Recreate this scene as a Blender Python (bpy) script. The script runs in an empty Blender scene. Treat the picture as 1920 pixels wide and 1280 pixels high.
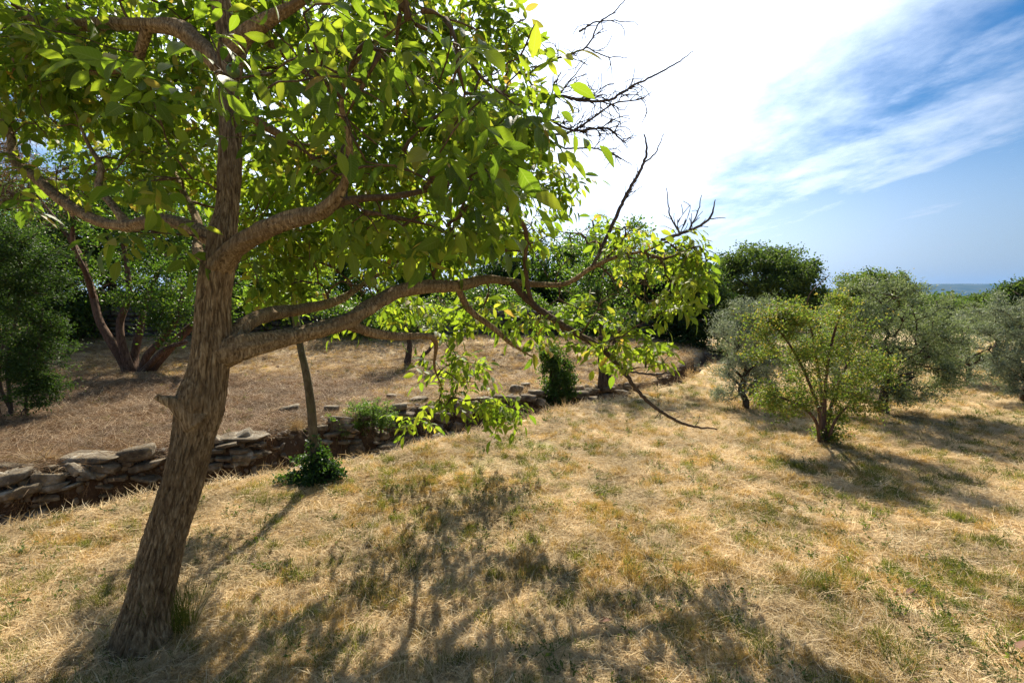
import bpy, math, random
import numpy as np
from mathutils import Vector, Matrix

R = math.radians
rng = np.random.default_rng(11)
random.seed(5)
scene = bpy.context.scene
COL = scene.collection

# ------------------------------------------------------------------ camera
FPX, CX, CY = 907.0, 960.0, 640.0          # focal length in pixels of a 1920 px wide frame
EYE = 1.6
PITCH = math.atan(78 / FPX)
cam_d = bpy.data.cameras.new('camera')
cam_d.sensor_width = 36.0
cam_d.lens = FPX / 1920 * 36.0
cam_d.clip_start = 0.05
cam_d.clip_end = 20000
cam_d.dof.use_dof = False
cam_d.dof.focus_distance = 5.0
cam_d.dof.aperture_fstop = 5.6
cam = bpy.data.objects.new('camera', cam_d)
COL.objects.link(cam)
cam.location = (0, 0, EYE)
cam.rotation_euler = (math.pi / 2 - PITCH, 0, 0)
scene.camera = cam

# ------------------------------------------------------------------ light
SUN_EL, SUN_AZ = R(44.5), R(-3)               # azimuth measured from +Y towards +X
sun_dir = Vector((math.sin(SUN_AZ) * math.cos(SUN_EL), math.cos(SUN_AZ) * math.cos(SUN_EL), math.sin(SUN_EL)))
sd = bpy.data.lights.new('sun', 'SUN')
sd.energy = 5.0
sd.angle = R(0.6)
sd.color = (1.0, 0.91, 0.74)
sun = bpy.data.objects.new('sun', sd)
COL.objects.link(sun)
sun.rotation_euler = (-sun_dir).to_track_quat('-Z', 'Y').to_euler()
sun.location = sun_dir * 50

world = bpy.data.worlds.new('World')
scene.world = world
world.use_nodes = True


def world_nodes():
    nt = world.node_tree
    nt.nodes.clear()
    N, L = nt.nodes.new, nt.links.new
    out = N('ShaderNodeOutputWorld')
    bg = N('ShaderNodeBackground')
    bg.inputs['Strength'].default_value = 0.1
    sky = N('ShaderNodeTexSky')
    sky.sky_type = 'NISHITA'
    sky.sun_disc = False
    sky.sun_elevation = SUN_EL
    sky.sun_rotation = SUN_AZ
    sky.air_density = 1.0
    sky.dust_density = 0.6
    sky.ozone_density = 3.0
    tc = N('ShaderNodeTexCoord')

    def math_(op, a, b=None, clamp=False):
        n = N('ShaderNodeMath')
        n.operation = op
        n.use_clamp = clamp
        for i, v in enumerate((a, b)):
            if v is None:
                continue
            if isinstance(v, (int, float)):
                n.inputs[i].default_value = v
            else:
                L(v, n.inputs[i])
        return n.outputs[0]

    def ramp(v, a, b, lo=0.0, hi=1.0):
        n = N('ShaderNodeMapRange')
        n.interpolation_type = 'SMOOTHSTEP'
        L(v, n.inputs['Value'])
        n.inputs['From Min'].default_value = a
        n.inputs['From Max'].default_value = b
        n.inputs['To Min'].default_value = lo
        n.inputs['To Max'].default_value = hi
        return n.outputs['Result']

    sep = N('ShaderNodeSeparateXYZ')
    L(tc.outputs['Generated'], sep.inputs[0])
    # cloud layer coordinates: the ray met with a plane high above
    zz = math_('ADD', math_('MAXIMUM', sep.outputs['Z'], 0.0), 0.09)
    px = math_('DIVIDE', sep.outputs['X'], zz)
    py = math_('DIVIDE', sep.outputs['Y'], zz)
    comb = N('ShaderNodeCombineXYZ')
    L(px, comb.inputs[0]); L(py, comb.inputs[1])
    mp = N('ShaderNodeMapping')
    mp.inputs['Rotation'].default_value = (0, 0, 0)
    mp.inputs['Scale'].default_value = (1.35, 0.42, 1)
    mp.inputs['Location'].default_value = (10.2, 5.4, 0)
    L(comb.outputs[0], mp.inputs[0])
    n1 = N('ShaderNodeTexNoise')
    n1.inputs['Scale'].default_value = 0.75
    n1.inputs['Detail'].default_value = 9
    n1.inputs['Roughness'].default_value = 0.62
    n1.inputs['Distortion'].default_value = 0.6
    L(mp.outputs[0], n1.inputs['Vector'])
    mp2 = N('ShaderNodeMapping')
    mp2.inputs['Scale'].default_value = (1.0, 0.75, 1)
    L(comb.outputs[0], mp2.inputs[0])
    n3 = N('ShaderNodeTexNoise')
    n3.inputs['Scale'].default_value = 2.6
    n3.inputs['Detail'].default_value = 10
    n3.inputs['Roughness'].default_value = 0.65
    L(mp2.outputs[0], n3.inputs['Vector'])
    cl = ramp(math_('ADD', n1.outputs['Fac'], math_('MULTIPLY', math_('SUBTRACT', n3.outputs['Fac'], 0.5), 0.38)), 0.42, 0.70)
    # angle from the sun
    vm = N('ShaderNodeVectorMath')
    vm.operation = 'DOT_PRODUCT'
    nrm = N('ShaderNodeVectorMath'); nrm.operation = 'NORMALIZE'
    L(tc.outputs['Generated'], nrm.inputs[0])
    L(nrm.outputs[0], vm.inputs[0])
    vm.inputs[1].default_value = sun_dir
    ang = math_('MULTIPLY', math_('ARCCOSINE', vm.outputs['Value']), 180 / math.pi)
    n2 = N('ShaderNodeTexNoise')
    n2.inputs['Scale'].default_value = 0.55
    n2.inputs['Detail'].default_value = 6
    n2.inputs['Distortion'].default_value = 0.5
    L(mp.outputs[0], n2.inputs['Vector'])
    angw = math_('ADD', math_('ADD', ang, math_('MULTIPLY', math_('SUBTRACT', n2.outputs['Fac'], 0.5), -40)), math_('MULTIPLY', math_('SUBTRACT', n3.outputs['Fac'], 0.5), -16))
    veil = ramp(angw, 52, 36)
    haze = ramp(sep.outputs['Z'], 0.32, 0.0, 0.0, 0.78)
    fac = math_('MAXIMUM', math_('MAXIMUM', math_('MULTIPLY', cl, 0.78), veil), haze)
    # cloud brightness grows towards the sun
    br = math_('ADD', 3.5, ramp(math_('ADD', ang, math_('MULTIPLY', sep.outputs['Z'], 26)), 63, 40, 0.0, 6.0))
    br = math_('ADD', br, ramp(sep.outputs['Z'], 0.25, 0.0, 0.0, -1.3))
    cc = N('ShaderNodeCombineColor')
    L(math_('MULTIPLY', br, 0.84), cc.inputs[0])
    L(math_('MULTIPLY', br, 0.95), cc.inputs[1])
    L(math_('MULTIPLY', br, 1.16), cc.inputs[2])
    hs = N('ShaderNodeHueSaturation')
    hs.inputs['Saturation'].default_value = 1.45
    hs.inputs['Value'].default_value = 0.49
    L(sky.outputs[0], hs.inputs['Color'])
    mix = N('ShaderNodeMix')
    mix.data_type = 'RGBA'
    L(fac, mix.inputs['Factor'])
    L(hs.outputs[0], mix.inputs['A'])
    L(cc.outputs[0], mix.inputs['B'])
    L(mix.outputs['Result'], bg.inputs['Color'])
    L(bg.outputs[0], out.inputs['Surface'])


world_nodes()
scene.view_settings.view_transform = 'Standard'
scene.view_settings.look = 'None'
scene.view_settings.exposure = 1.1
scene.view_settings.gamma = 1
scene.view_settings.use_curve_mapping = False
scene.render.engine = 'CYCLES'
scene.cycles.max_bounces = 7
scene.cycles.transmission_bounces = 6
scene.cycles.diffuse_bounces = 3
scene.cycles.glossy_bounces = 2
scene.cycles.use_denoising = True
scene.cycles.denoising_input_passes = 'RGB_ALBEDO_NORMAL'
scene.cycles.denoising_prefilter = 'NONE'


# ------------------------------------------------------------------ pixels and points
def ray(px, py):
    u, v = (px - CX) / FPX, (CY - py) / FPX
    c, s = math.cos(PITCH), math.sin(PITCH)
    return np.array([u, c + v * s, -s + v * c])


def W(px, py, d):
    """the point at distance d (along Y) seen in direction (px, py) of the photograph"""
    r = ray(px, py)
    return np.array([0, 0, EYE]) + r * (d / r[1])


def project(p):
    p = np.asarray(p, float)
    q = p - np.array([0, 0, EYE])
    c, s = math.cos(PITCH), math.sin(PITCH)
    f = q[..., 1] * c - q[..., 2] * s
    up = q[..., 1] * s + q[..., 2] * c
    f = np.where(np.abs(f) < 1e-6, 1e-6, f)
    return CX + FPX * q[..., 0] / f, CY - FPX * up / f, f


# ------------------------------------------------------------------ noise
def _h(ix, iy, iz, seed):
    n = (ix * 374761393 + iy * 668265263 + iz * 2147483647 * 3 + seed * 974634777) & 0xffffffff
    n = ((n ^ (n >> 13)) * 1274126177) & 0xffffffff
    n = n ^ (n >> 16)
    return (n & 0xffff) / 65535.0


def noise3(x, y, z, seed=0):
    x, y, z = np.broadcast_arrays(np.asarray(x, float), np.asarray(y, float), np.asarray(z, float))
    xi, yi, zi = np.floor(x).astype(np.int64), np.floor(y).astype(np.int64), np.floor(z).astype(np.int64)
    fx, fy, fz = x - xi, y - yi, z - zi
    fx, fy, fz = fx * fx * (3 - 2 * fx), fy * fy * (3 - 2 * fy), fz * fz * (3 - 2 * fz)
    r = 0
    for dx in (0, 1):
        for dy in (0, 1):
            for dz in (0, 1):
                w = (fx if dx else 1 - fx) * (fy if dy else 1 - fy) * (fz if dz else 1 - fz)
                r = r + w * _h(xi + dx, yi + dy, zi + dz, seed)
    return r


def fbm(x, y, z=0.0, o=4, seed=0):
    a, t, r = 1.0, 0.0, 0
    for i in range(o):
        k = 2.0 ** i
        r = r + a * noise3(np.asarray(x) * k, np.asarray(y) * k, np.asarray(z) * k, seed + i)
        t += a
        a *= 0.5
    return r / t


def sstep(a, b, x):
    t = np.clip((np.asarray(x, float) - a) / (b - a), 0, 1)
    return t * t * (3 - 2 * t)


# ------------------------------------------------------------------ terrain
def flat(px, py, z=0.0):
    r = ray(px, py)
    return np.array([0, 0, EYE]) + r * ((z - EYE) / r[2])


CREST = np.array([[-30, -10], [-12, -2.6]] + [list(flat(a, b, 0.12)[:2]) for a, b in
                 ((-40, 992), (120, 958), (270, 928), (430, 900), (590, 872), (730, 845), (870, 815), (1000, 783), (1100, 757),
                  (1200, 730), (1280, 713))] + [[5.5, 12.6], [9, 16], [30, 34]], float)
WPTS = np.array([[-30, 1.8], [-4, 1.7], [-1.8, 1.9], [-.5, 2.1], [.4, 2.0], [1.3, 1.6], [2.4, 1.0], [3.6, .55], [6, .4], [40, .4]])


def ditch(x, y):
    x, y = np.asarray(x, float), np.asarray(y, float)
    best = np.full(x.shape, 1e9)
    sg = np.zeros(x.shape)
    bx = np.zeros(x.shape)
    for a, b in zip(CREST[:-1], CREST[1:]):
        d = b - a
        L = math.hypot(*d)
        t = np.clip(((x - a[0]) * d[0] + (y - a[1]) * d[1]) / L ** 2, 0, 1)
        cx, cy = a[0] + t * d[0], a[1] + t * d[1]
        dd = np.hypot(x - cx, y - cy)
        side = np.sign(d[0] * (y - a[1]) - d[1] * (x - a[0]))
        m = dd < best
        best = np.where(m, dd, best)
        sg = np.where(m, side, sg)
        bx = np.where(m, cx, bx)
    s = best * sg
    w = np.interp(bx, WPTS[:, 0], WPTS[:, 1])
    return s, w, bx


def height(x, y):
    x, y = np.asarray(x, float), np.asarray(y, float)
    s, w, bx = ditch(x, y)
    s = s + (fbm(x * 1.3, y * 1.3, 0, 3, 3) - .5) * .22 + (s > .9 * w - .25) * (fbm(x * 2.6, y * 2.6, 0, 3, 31) - .5) * .42 * sstep(.9 * w - .25, w - .1, s)
    u = s / w
    depth = np.interp(bx, [-30, -2, 1, 3, 5, 7, 40], [.48, .48, .48, .36, .16, .04, .0])
    left = sstep(0, 1, u)
    meadow = .06 * np.exp(-(s / .7) ** 2) * (s < 0) + .06 * (s >= 0) * np.exp(-(s / .3) ** 2)
    meadow = meadow + (fbm(x * .45, y * .45, 0, 3, 21) - .5) * .12 * sstep(1.5, 5, np.hypot(x, y))
    bed = -depth * sstep(0.0, .33, u) - .02 + (fbm(x * 3, y * 3, 0, 4, 8) - .5) * .14
    rise = sstep(.86, 1.0, u)
    terrace = -.02 + (fbm(x * .8, y * .8, 0, 3, 5) - .5) * .10
    bank = .55 * sstep(9.6, 14.0, y + .10 * x) * sstep(6.5, 3.0, x) + .02 * np.clip(y - 14, 0, 30) * sstep(6.5, 3, x)
    farleft = bed * (1 - rise) + (terrace + bank) * rise
    k = sstep(0, .12, u)
    z = meadow * (1 - k) + farleft * k + meadow * k * (1 - sstep(0, .5, u)) * .5
    small = (fbm(x * 7, y * 7, 0, 3, 40) - .5) * .035 * sstep(30, 6, np.hypot(x, y))
    return z + small + (fbm(x * .05, y * .05, 0, 2, 77) - .5) * .8 * sstep(25, 90, np.hypot(x, y))


def G(px, py):
    """where the ground is seen at pixel (px, py)"""
    r = ray(px, py)
    t = np.linspace(1.2, 60, 3000) / r[1]
    p = np.array([0, 0, EYE])[None] + r[None] * t[:, None]
    h = height(p[:, 0], p[:, 1])
    i = np.argmax(p[:, 2] < h)
    q = p[i].copy()
    q[2] = h[i]
    return q


# ------------------------------------------------------------------ objects
def mesh_np(name, V, F, mat=None, smooth=False, attrs=None, fattrs=None):
    """F: (n,3) or (n,4) array, or a list of such arrays"""
    me = bpy.data.meshes.new(name)
    Fs = F if isinstance(F, list) else [F]
    Fs = [np.asarray(f, np.int32) for f in Fs if len(f)]
    V = np.asarray(V, np.float32)
    me.vertices.add(len(V))
    me.vertices.foreach_set('co', V.ravel())
    sizes = np.concatenate([np.full(len(f), f.shape[1], np.int32) for f in Fs])
    loops = np.concatenate([f.ravel() for f in Fs])
    me.loops.add(len(loops))
    me.loops.foreach_set('vertex_index', loops)
    me.polygons.add(len(sizes))
    starts = np.concatenate([[0], np.cumsum(sizes)[:-1]]).astype(np.int32)
    me.polygons.foreach_set('loop_start', starts)
    me.polygons.foreach_set('loop_total', sizes)
    if smooth:
        me.polygons.foreach_set('use_smooth', np.ones(len(sizes), bool))
    me.update(calc_edges=True)
    me.validate()
    for k, v in (attrs or {}).items():
        v = np.asarray(v, np.float32)
        if v.ndim == 1:
            me.attributes.new(k, 'FLOAT', 'POINT').data.foreach_set('value', v)
        else:
            me.attributes.new(k, 'FLOAT_VECTOR', 'POINT').data.foreach_set('vector', v.ravel())
    if mat:
        me.materials.append(mat)
    return me


def link(name, me, parent=None, kind=None):
    o = bpy.data.objects.new(name, me)
    COL.objects.link(o)
    if parent:
        o.parent = parent
    if kind:
        o['kind'] = kind
    return o


def thing(name, label, cat, loc, group=None):
    o = bpy.data.objects.new(name, None)
    COL.objects.link(o)
    o.empty_display_size = .1
    o.location = [float(v) for v in loc]
    o['label'] = label
    o['category'] = cat
    if group:
        o['group'] = group
    return o


def tag(o, label, cat, group=None):
    o['label'] = label
    o['category'] = cat
    if group:
        o['group'] = group
    return o


class Geo:
    """collects pieces of geometry into one mesh"""
    def __init__(s):
        s.V, s.F3, s.F4, s.n, s.A = [], [], [], 0, {}

    def add(s, V, F3=None, F4=None, **attrs):
        V = np.asarray(V, float)
        s.V.append(V)
        if F3 is not None and len(F3):
            s.F3.append(np.asarray(F3) + s.n)
        if F4 is not None and len(F4):
            s.F4.append(np.asarray(F4) + s.n)
        for k, v in attrs.items():
            s.A.setdefault(k, []).append(np.broadcast_to(np.asarray(v, float), (len(V),)) if np.ndim(v) < 2 else v)
        s.n += len(V)

    def mesh(s, name, mat=None, smooth=False, origin=None):
        V = np.concatenate(s.V)
        if origin is not None:
            V = V - np.asarray(origin)[None]
        F = []
        if s.F3:
            F.append(np.concatenate(s.F3))
        if s.F4:
            F.append(np.concatenate(s.F4))
        return mesh_np(name, V, F, mat, smooth, {k: np.concatenate(v) for k, v in s.A.items()})


def resample(P, Rr, step):
    P, Rr = np.asarray(P, float), np.asarray(Rr, float)
    d = np.concatenate([[0], np.cumsum(np.linalg.norm(np.diff(P, axis=0), axis=1))])
    n = max(2, int(d[-1] / step) + 1)
    # catmull-rom through the points
    t = np.linspace(0, d[-1], n)
    out = np.zeros((n, 3))
    idx = np.clip(np.searchsorted(d, t, side='right') - 1, 0, len(P) - 2)
    m = np.zeros_like(P)
    for i in range(len(P)):
        a, b = max(0, i - 1), min(len(P) - 1, i + 1)
        m[i] = (P[b] - P[a]) / max(d[b] - d[a], 1e-6)
    h = d[idx + 1] - d[idx]
    u = ((t - d[idx]) / h)[:, None]
    h = h[:, None]
    out = ((2 * u ** 3 - 3 * u ** 2 + 1) * P[idx] + (u ** 3 - 2 * u ** 2 + u) * h * m[idx]
           + (-2 * u ** 3 + 3 * u ** 2) * P[idx + 1] + (u ** 3 - u ** 2) * h * m[idx + 1])
    return out, np.interp(t, d, Rr)


def frames(P):
    T = np.gradient(P, axis=0)
    T /= np.linalg.norm(T, axis=1)[:, None] + 1e-9
    n = np.cross(T[0], [0, 1, 0.2])
    n /= np.linalg.norm(n)
    Ns = [n]
    for i in range(1, len(P)):
        n = n - T[i] * np.dot(n, T[i])
        n /= np.linalg.norm(n) + 1e-9
        Ns.append(n)
    Ns = np.array(Ns)
    return T, Ns, np.cross(T, Ns)


def tube(P, Rr, seg=6, disp=None):
    P, Rr = np.asarray(P, float), np.asarray(Rr, float)
    T, Nn, Bn = frames(P)
    a = np.linspace(0, 2 * math.pi, seg, endpoint=False)
    ca, sa = np.cos(a), np.sin(a)
    dirs = Nn[:, None, :] * ca[None, :, None] + Bn[:, None, :] * sa[None, :, None]
    rr = np.repeat(Rr[:, None], seg, 1)
    if disp is not None:
        l = np.concatenate([[0], np.cumsum(np.linalg.norm(np.diff(P, axis=0), axis=1))])
        rr = rr + disp(ca[None, :], sa[None, :], l[:, None], rr)
    V = (P[:, None, :] + dirs * rr[:, :, None]).reshape(-1, 3)
    n = len(P)
    i = np.arange(n - 1)[:, None] * seg
    j = np.arange(seg)[None, :]
    j2 = (j + 1) % seg
    F4 = np.stack([i + j, i + j2, i + seg + j2, i + seg + j], -1).reshape(-1, 4)
    V = np.vstack([V, P[0:1], P[-1:]])
    c0, c1 = n * seg, n * seg + 1
    jj = np.arange(seg)
    F3 = np.vstack([np.stack([np.full(seg, c0), (jj + 1) % seg, jj], -1),
                    np.stack([np.full(seg, c1), (n - 1) * seg + jj, (n - 1) * seg + (jj + 1) % seg], -1)])
    return V, F3, F4


# ------------------------------------------------------------------ materials
class M:
    def __init__(s, name):
        s.m = bpy.data.materials.new(name)
        s.m.use_nodes = True
        s.nt = s.m.node_tree
        s.nt.nodes.clear()
        s.out = s.n('ShaderNodeOutputMaterial')

    def n(s, t):
        return s.nt.nodes.new(t)

    def l(s, a, b):
        s.nt.links.new(a, b)

    def noise(s, scale, detail=4, rough=.55, vec=None, dist=0.0):
        n = s.n('ShaderNodeTexNoise')
        n.inputs['Scale'].default_value = scale
        n.inputs['Detail'].default_value = detail
        n.inputs['Roughness'].default_value = rough
        n.inputs['Distortion'].default_value = dist
        if vec is not None:
            s.l(vec, n.inputs['Vector'])
        return n.outputs['Fac']

    def pos(s):
        return s.n('ShaderNodeNewGeometry').outputs['Position']

    def obj(s):
        return s.n('ShaderNodeTexCoord').outputs['Object']

    def scale(s, v, sc, rot=(0, 0, 0)):
        m = s.n('ShaderNodeMapping')
        m.inputs['Scale'].default_value = sc
        m.inputs['Rotation'].default_value = rot
        s.l(v, m.inputs[0])
        return m.outputs[0]

    def ramp(s, v, stops):
        r = s.n('ShaderNodeValToRGB')
        e = r.color_ramp.elements
        while len(e) > 1:
            e.remove(e[-1])
        e[0].position = stops[0][0]
        e[0].color = (*stops[0][1], 1)
        for p, c in stops[1:]:
            q = e.new(p)
            q.color = (*c, 1)
        s.l(v, r.inputs[0])
        return r.outputs[0]

    def mr(s, v, a, b, lo=0.0, hi=1.0):
        n = s.n('ShaderNodeMapRange')
        n.interpolation_type = 'SMOOTHSTEP'
        s.l(v, n.inputs['Value'])
        for k, x in (('From Min', a), ('From Max', b), ('To Min', lo), ('To Max', hi)):
            n.inputs[k].default_value = x
        return n.outputs['Result']

    def mix(s, f, a, b, blend='MIX'):
        n = s.n('ShaderNodeMix')
        n.data_type = 'RGBA'
        n.blend_type = blend
        for k, v in (('Factor', f), ('A', a), ('B', b)):
            if isinstance(v, (int, float)):
                n.inputs[k].default_value = v
            elif isinstance(v, tuple):
                n.inputs[k].default_value = (*v, 1)
            else:
                s.l(v, n.inputs[k])
        return n.outputs['Result']

    def math(s, op, a, b=0.0):
        n = s.n('ShaderNodeMath')
        n.operation = op
        for i, v in enumerate((a, b)):
            if isinstance(v, (int, float)):
                n.inputs[i].default_value = v
            else:
                s.l(v, n.inputs[i])
        return n.outputs[0]

    def attr(s, name, t='GEOMETRY', out='Fac'):
        a = s.n('ShaderNodeAttribute')
        a.attribute_name = name
        a.attribute_type = t
        return a.outputs[out]

    def bump(s, h, strength, dist):
        b = s.n('ShaderNodeBump')
        b.inputs['Strength'].default_value = strength
        b.inputs['Distance'].default_value = dist
        s.l(h, b.inputs['Height'])
        return b.outputs[0]

    def pr(s, col, rough=.8, spec=.3, normal=None):
        p = s.n('ShaderNodeBsdfPrincipled')
        if isinstance(col, tuple):
            p.inputs['Base Color'].default_value = (*col, 1)
        else:
            s.l(col, p.inputs['Base Color'])
        p.inputs['Roughness'].default_value = rough
        p.inputs['Specular IOR Level'].default_value = spec
        if normal is not None:
            s.l(normal, p.inputs['Normal'])
        return p.outputs[0]

    def done(s, sh):
        s.l(sh, s.out.inputs['Surface'])
        return s.m


def mat_leaf(name, cols, trans, tf=.5, rough=.45, spec=.4, veins=False):
    """cols: ramp of reflected colours over the leaf's own variation; trans: ramp for light coming through"""
    m = M(name)
    oi = m.n('ShaderNodeObjectInfo').outputs['Random']
    v = m.math('FRACT', m.math('ADD', m.attr('var'), oi))
    c = m.ramp(v, cols)
    t = m.ramp(v, trans)
    nrm = None
    if veins:
        uv = m.attr('luv', out='Vector')
        sp = m.n('ShaderNodeSeparateXYZ')
        m.l(uv, sp.inputs[0])
        ax = m.math('ABSOLUTE', sp.outputs[1])
        rib = m.mr(ax, 0.10, 0.02)
        k = m.math('SINE', m.math('MULTIPLY', m.math('SUBTRACT', sp.outputs[0], m.math('MULTIPLY', ax, .16)), 62.0))
        k = m.mr(k, .55, 1.0, 0, .45)
        ve = m.math('MAXIMUM', rib, k)
        c = m.mix(m.math('MULTIPLY', ve, .35), c, (.16, .2, .05))
        t = m.mix(m.math('MULTIPLY', ve, .35), t, (.45, .55, .12))
        blot = m.mr(m.noise(18, 3, .6, m.pos()), .66, .74)
        c = m.mix(m.math('MULTIPLY', blot, .5), c, (.14, .10, .03))
        nrm = m.bump(k, .35, .002)
    a = m.pr(c, rough, spec, nrm)
    tr = m.n('ShaderNodeBsdfTranslucent')
    m.l(t, tr.inputs[0])
    mx = m.n('ShaderNodeMixShader')
    mx.inputs[0].default_value = tf
    m.l(a, mx.inputs[1])
    m.l(tr.outputs[0], mx.inputs[2])
    return m.done(mx.outputs[0])


def mat_bark(name, dark, mid, light, sc=(60, 60, 9), bumpd=.01, moss=None):
    m = M(name)
    o = m.obj()
    w = m.noise(6, 3, .6, o)
    v = m.scale(o, sc)
    n = m.noise(1, 6, .62, v, .6)
    big = m.noise(3.0, 4, .6, o)
    c = m.ramp(n, [(.30, dark), (.48, mid), (.70, light)])
    c = m.mix(m.mr(big, .40, .65, 0, .55), c, tuple(x * .62 for x in mid))
    cav = m.attr('cav')
    c = m.mix(m.math('MULTIPLY', cav, .7), c, dark)
    lich = m.mr(m.noise(38, 3, .6, o), .66, .72)
    c = m.mix(m.math('MULTIPLY', lich, m.mr(w, .5, .6, 0, .55)), c, (.30, .29, .24))
    if moss:
        c = m.mix(m.mr(m.noise(5, 4, .6, o), .52, .66, 0, .6), c, moss)
    return m.done(m.pr(c, .9, .15, m.bump(n, .9, bumpd)))


MAT = {}


def build_materials():
    # the ground: dry grass, brown litter and bare soil, told apart by position-based attributes
    m = M('dry_meadow_ground')
    p = m.pos()
    n1 = m.noise(1.1, 5, .6, p)
    n2 = m.noise(9, 6, .68, p)
    n3 = m.noise(60, 5, .7, p)
    st = m.noise(1, 5, .65, m.scale(p, (160, 26, 20), (0, 0, .5)), 1.2)
    straw = m.ramp(m.math('ADD', m.math('MULTIPLY', n2, .7), m.math('MULTIPLY', m.noise(2.6, 5, .65, p), .3)), [(.36, (.17, .115, .06)), (.50, (.42, .31, .17)), (.62, (.62, .50, .31))])
    straw = m.mix(m.mr(st, .35, .7, 0, .6), straw, (.74, .585, .375))
    gn = m.attr('green')
    green = m.ramp(n3, [(.3, (.09, .095, .022)), (.7, (.22, .20, .06))])
    c = m.mix(m.math('MULTIPLY', gn, m.mr(n2, .35, .6, .25, .8)), straw, green)
    lit = m.ramp(n2, [(.3, (.070, .040, .019)), (.55, (.17, .105, .052)), (.75, (.32, .23, .13))])
    lit = m.mix(m.mr(st, .42, .7, 0, .5), lit, (.26, .14, .08))
    c = m.mix(m.math('MULTIPLY', m.attr('litter'), m.mr(n1, .36, .56, .45, 1.0)), c, lit)
    soil = m.ramp(n2, [(.3, (.040, .024, .014)), (.6, (.10, .065, .040)), (.8, (.17, .13, .09))])
    c = m.mix(m.attr('soil'), c, soil)
    farc = m.ramp(n1, [(.3, (.05, .06, .022)), (.7, (.14, .13, .05))])
    c = m.mix(m.attr('far'), c, farc)
    hh = m.math('ADD', m.math('MULTIPLY', n3, .6), m.math('MULTIPLY', st, .8))
    MAT['ground'] = m.done(m.pr(c, .95, .1, m.bump(hh, .8, .02)))

    def blade(name, stops, trans, tf=.35):
        m = M(name)
        a = m.attr('cv', 'INSTANCER')
        v = m.math('FRACT', m.math('ADD', m.attr('var'), a))
        c = m.ramp(v, stops)
        big = m.mr(m.noise(1.6, 3, .6, m.pos()), .35, .65, .72, 1.1)
        cm = m.n('ShaderNodeCombineXYZ')
        for i in range(3):
            m.l(big, cm.inputs[i])
        c = m.mix(1.0, c, cm.outputs[0], 'MULTIPLY')
        A = m.pr(c, .7, .25)
        t = m.n('ShaderNodeBsdfTranslucent')
        m.l(m.mix(1.0, c, trans, 'MULTIPLY'), t.inputs[0])
        mx = m.n('ShaderNodeMixShader')
        mx.inputs[0].default_value = tf
        m.l(A, mx.inputs[1]); m.l(t.outputs[0], mx.inputs[2])
        return m.done(mx.outputs[0])
    MAT['straw'] = blade('straw_thatch', [(0, (.28, .18, .08)), (.3, (.56, .41, .21)), (.7, (.76, .60, .35)), (1, (.88, .77, .54))], (1, .9, .7), .28)
    MAT['ochre'] = blade('dry_tussock_grass', [(0, (.22, .15, .05)), (.4, (.42, .31, .115)), (.75, (.62, .48, .21)), (1, (.28, .26, .08))], (1.2, 1, .6), .4)
    MAT['gblade'] = blade('green_grass', [(0, (.06, .075, .015)), (.45, (.115, .13, .028)), (.8, (.20, .19, .05)), (1, (.36, .28, .10))], (1.7, 1.8, .8), .42)
    MAT['needle'] = blade('needle_litter', [(0, (.09, .045, .02)), (.4, (.21, .125, .06)), (.75, (.38, .26, .14)), (1, (.62, .50, .33))], (1, .8, .6), .15)
    MAT['weed'] = blade('weed_leaf', [(0, (.06, .085, .02)), (.6, (.11, .14, .035)), (1, (.17, .19, .06))], (1.7, 1.8, .7), .4)
    MAT['grit'] = blade('grit', [(0, (.10, .08, .06)), (.5, (.24, .20, .15)), (1, (.42, .38, .31))], (0.1, .1, .1), .02)

    MAT['walnut_leaf'] = mat_leaf('walnut_leaf',
        [(0, (.040, .070, .012)), (.5, (.070, .105, .018)), (.85, (.10, .13, .022)), (.96, (.14, .14, .03)), (1, (.24, .15, .04))],
        [(0, (.14, .25, .012)), (.45, (.25, .38, .016)), (.8, (.38, .50, .02)), (.96, (.52, .55, .04)), (1, (.58, .38, .06))], .54, .5, .25, True)
    MAT['dark_leaf'] = mat_leaf('evergreen_leaf', [(0, (.018, .040, .010)), (.6, (.035, .065, .016)), (1, (.06, .09, .02))],
        [(0, (.05, .12, .012)), (.7, (.09, .17, .02)), (1, (.14, .2, .03))], .30, .6, .15)
    MAT['mid_leaf'] = mat_leaf('broadleaf', [(0, (.030, .060, .012)), (.6, (.055, .095, .018)), (1, (.09, .12, .025))],
        [(0, (.09, .20, .016)), (.6, (.17, .31, .02)), (1, (.28, .38, .03))], .45, .45, .4)
    MAT['lime_leaf'] = mat_leaf('lime_leaf', [(0, (.07, .12, .02)), (1, (.13, .17, .03))],
        [(0, (.25, .42, .03)), (1, (.42, .55, .04))], .5, .5, .3)
    MAT['yellow_leaf'] = mat_leaf('yellowing_leaf', [(0, (.07, .11, .02)), (.5, (.11, .145, .025)), (.9, (.18, .18, .035)), (1, (.25, .13, .04))],
        [(0, (.17, .28, .03)), (.6, (.30, .39, .04)), (1, (.48, .38, .06))], .45, .5, .3)
    MAT['ochre_leaf'] = mat_leaf('ochre_tipped_leaf', [(0, (.045, .075, .02)), (.6, (.07, .10, .022)), (.85, (.14, .13, .03)), (1, (.22, .15, .04))],
        [(0, (.12, .22, .02)), (.6, (.18, .28, .03)), (1, (.36, .30, .05))], .42, .5, .3)
    MAT['olive_leaf'] = mat_leaf('olive_leaf', [(0, (.08, .11, .045)), (.45, (.13, .165, .075)), (.8, (.20, .24, .13)), (1, (.32, .36, .24))],
        [(0, (.14, .20, .05)), (1, (.26, .32, .10))], .38, .5, .3)
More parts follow.
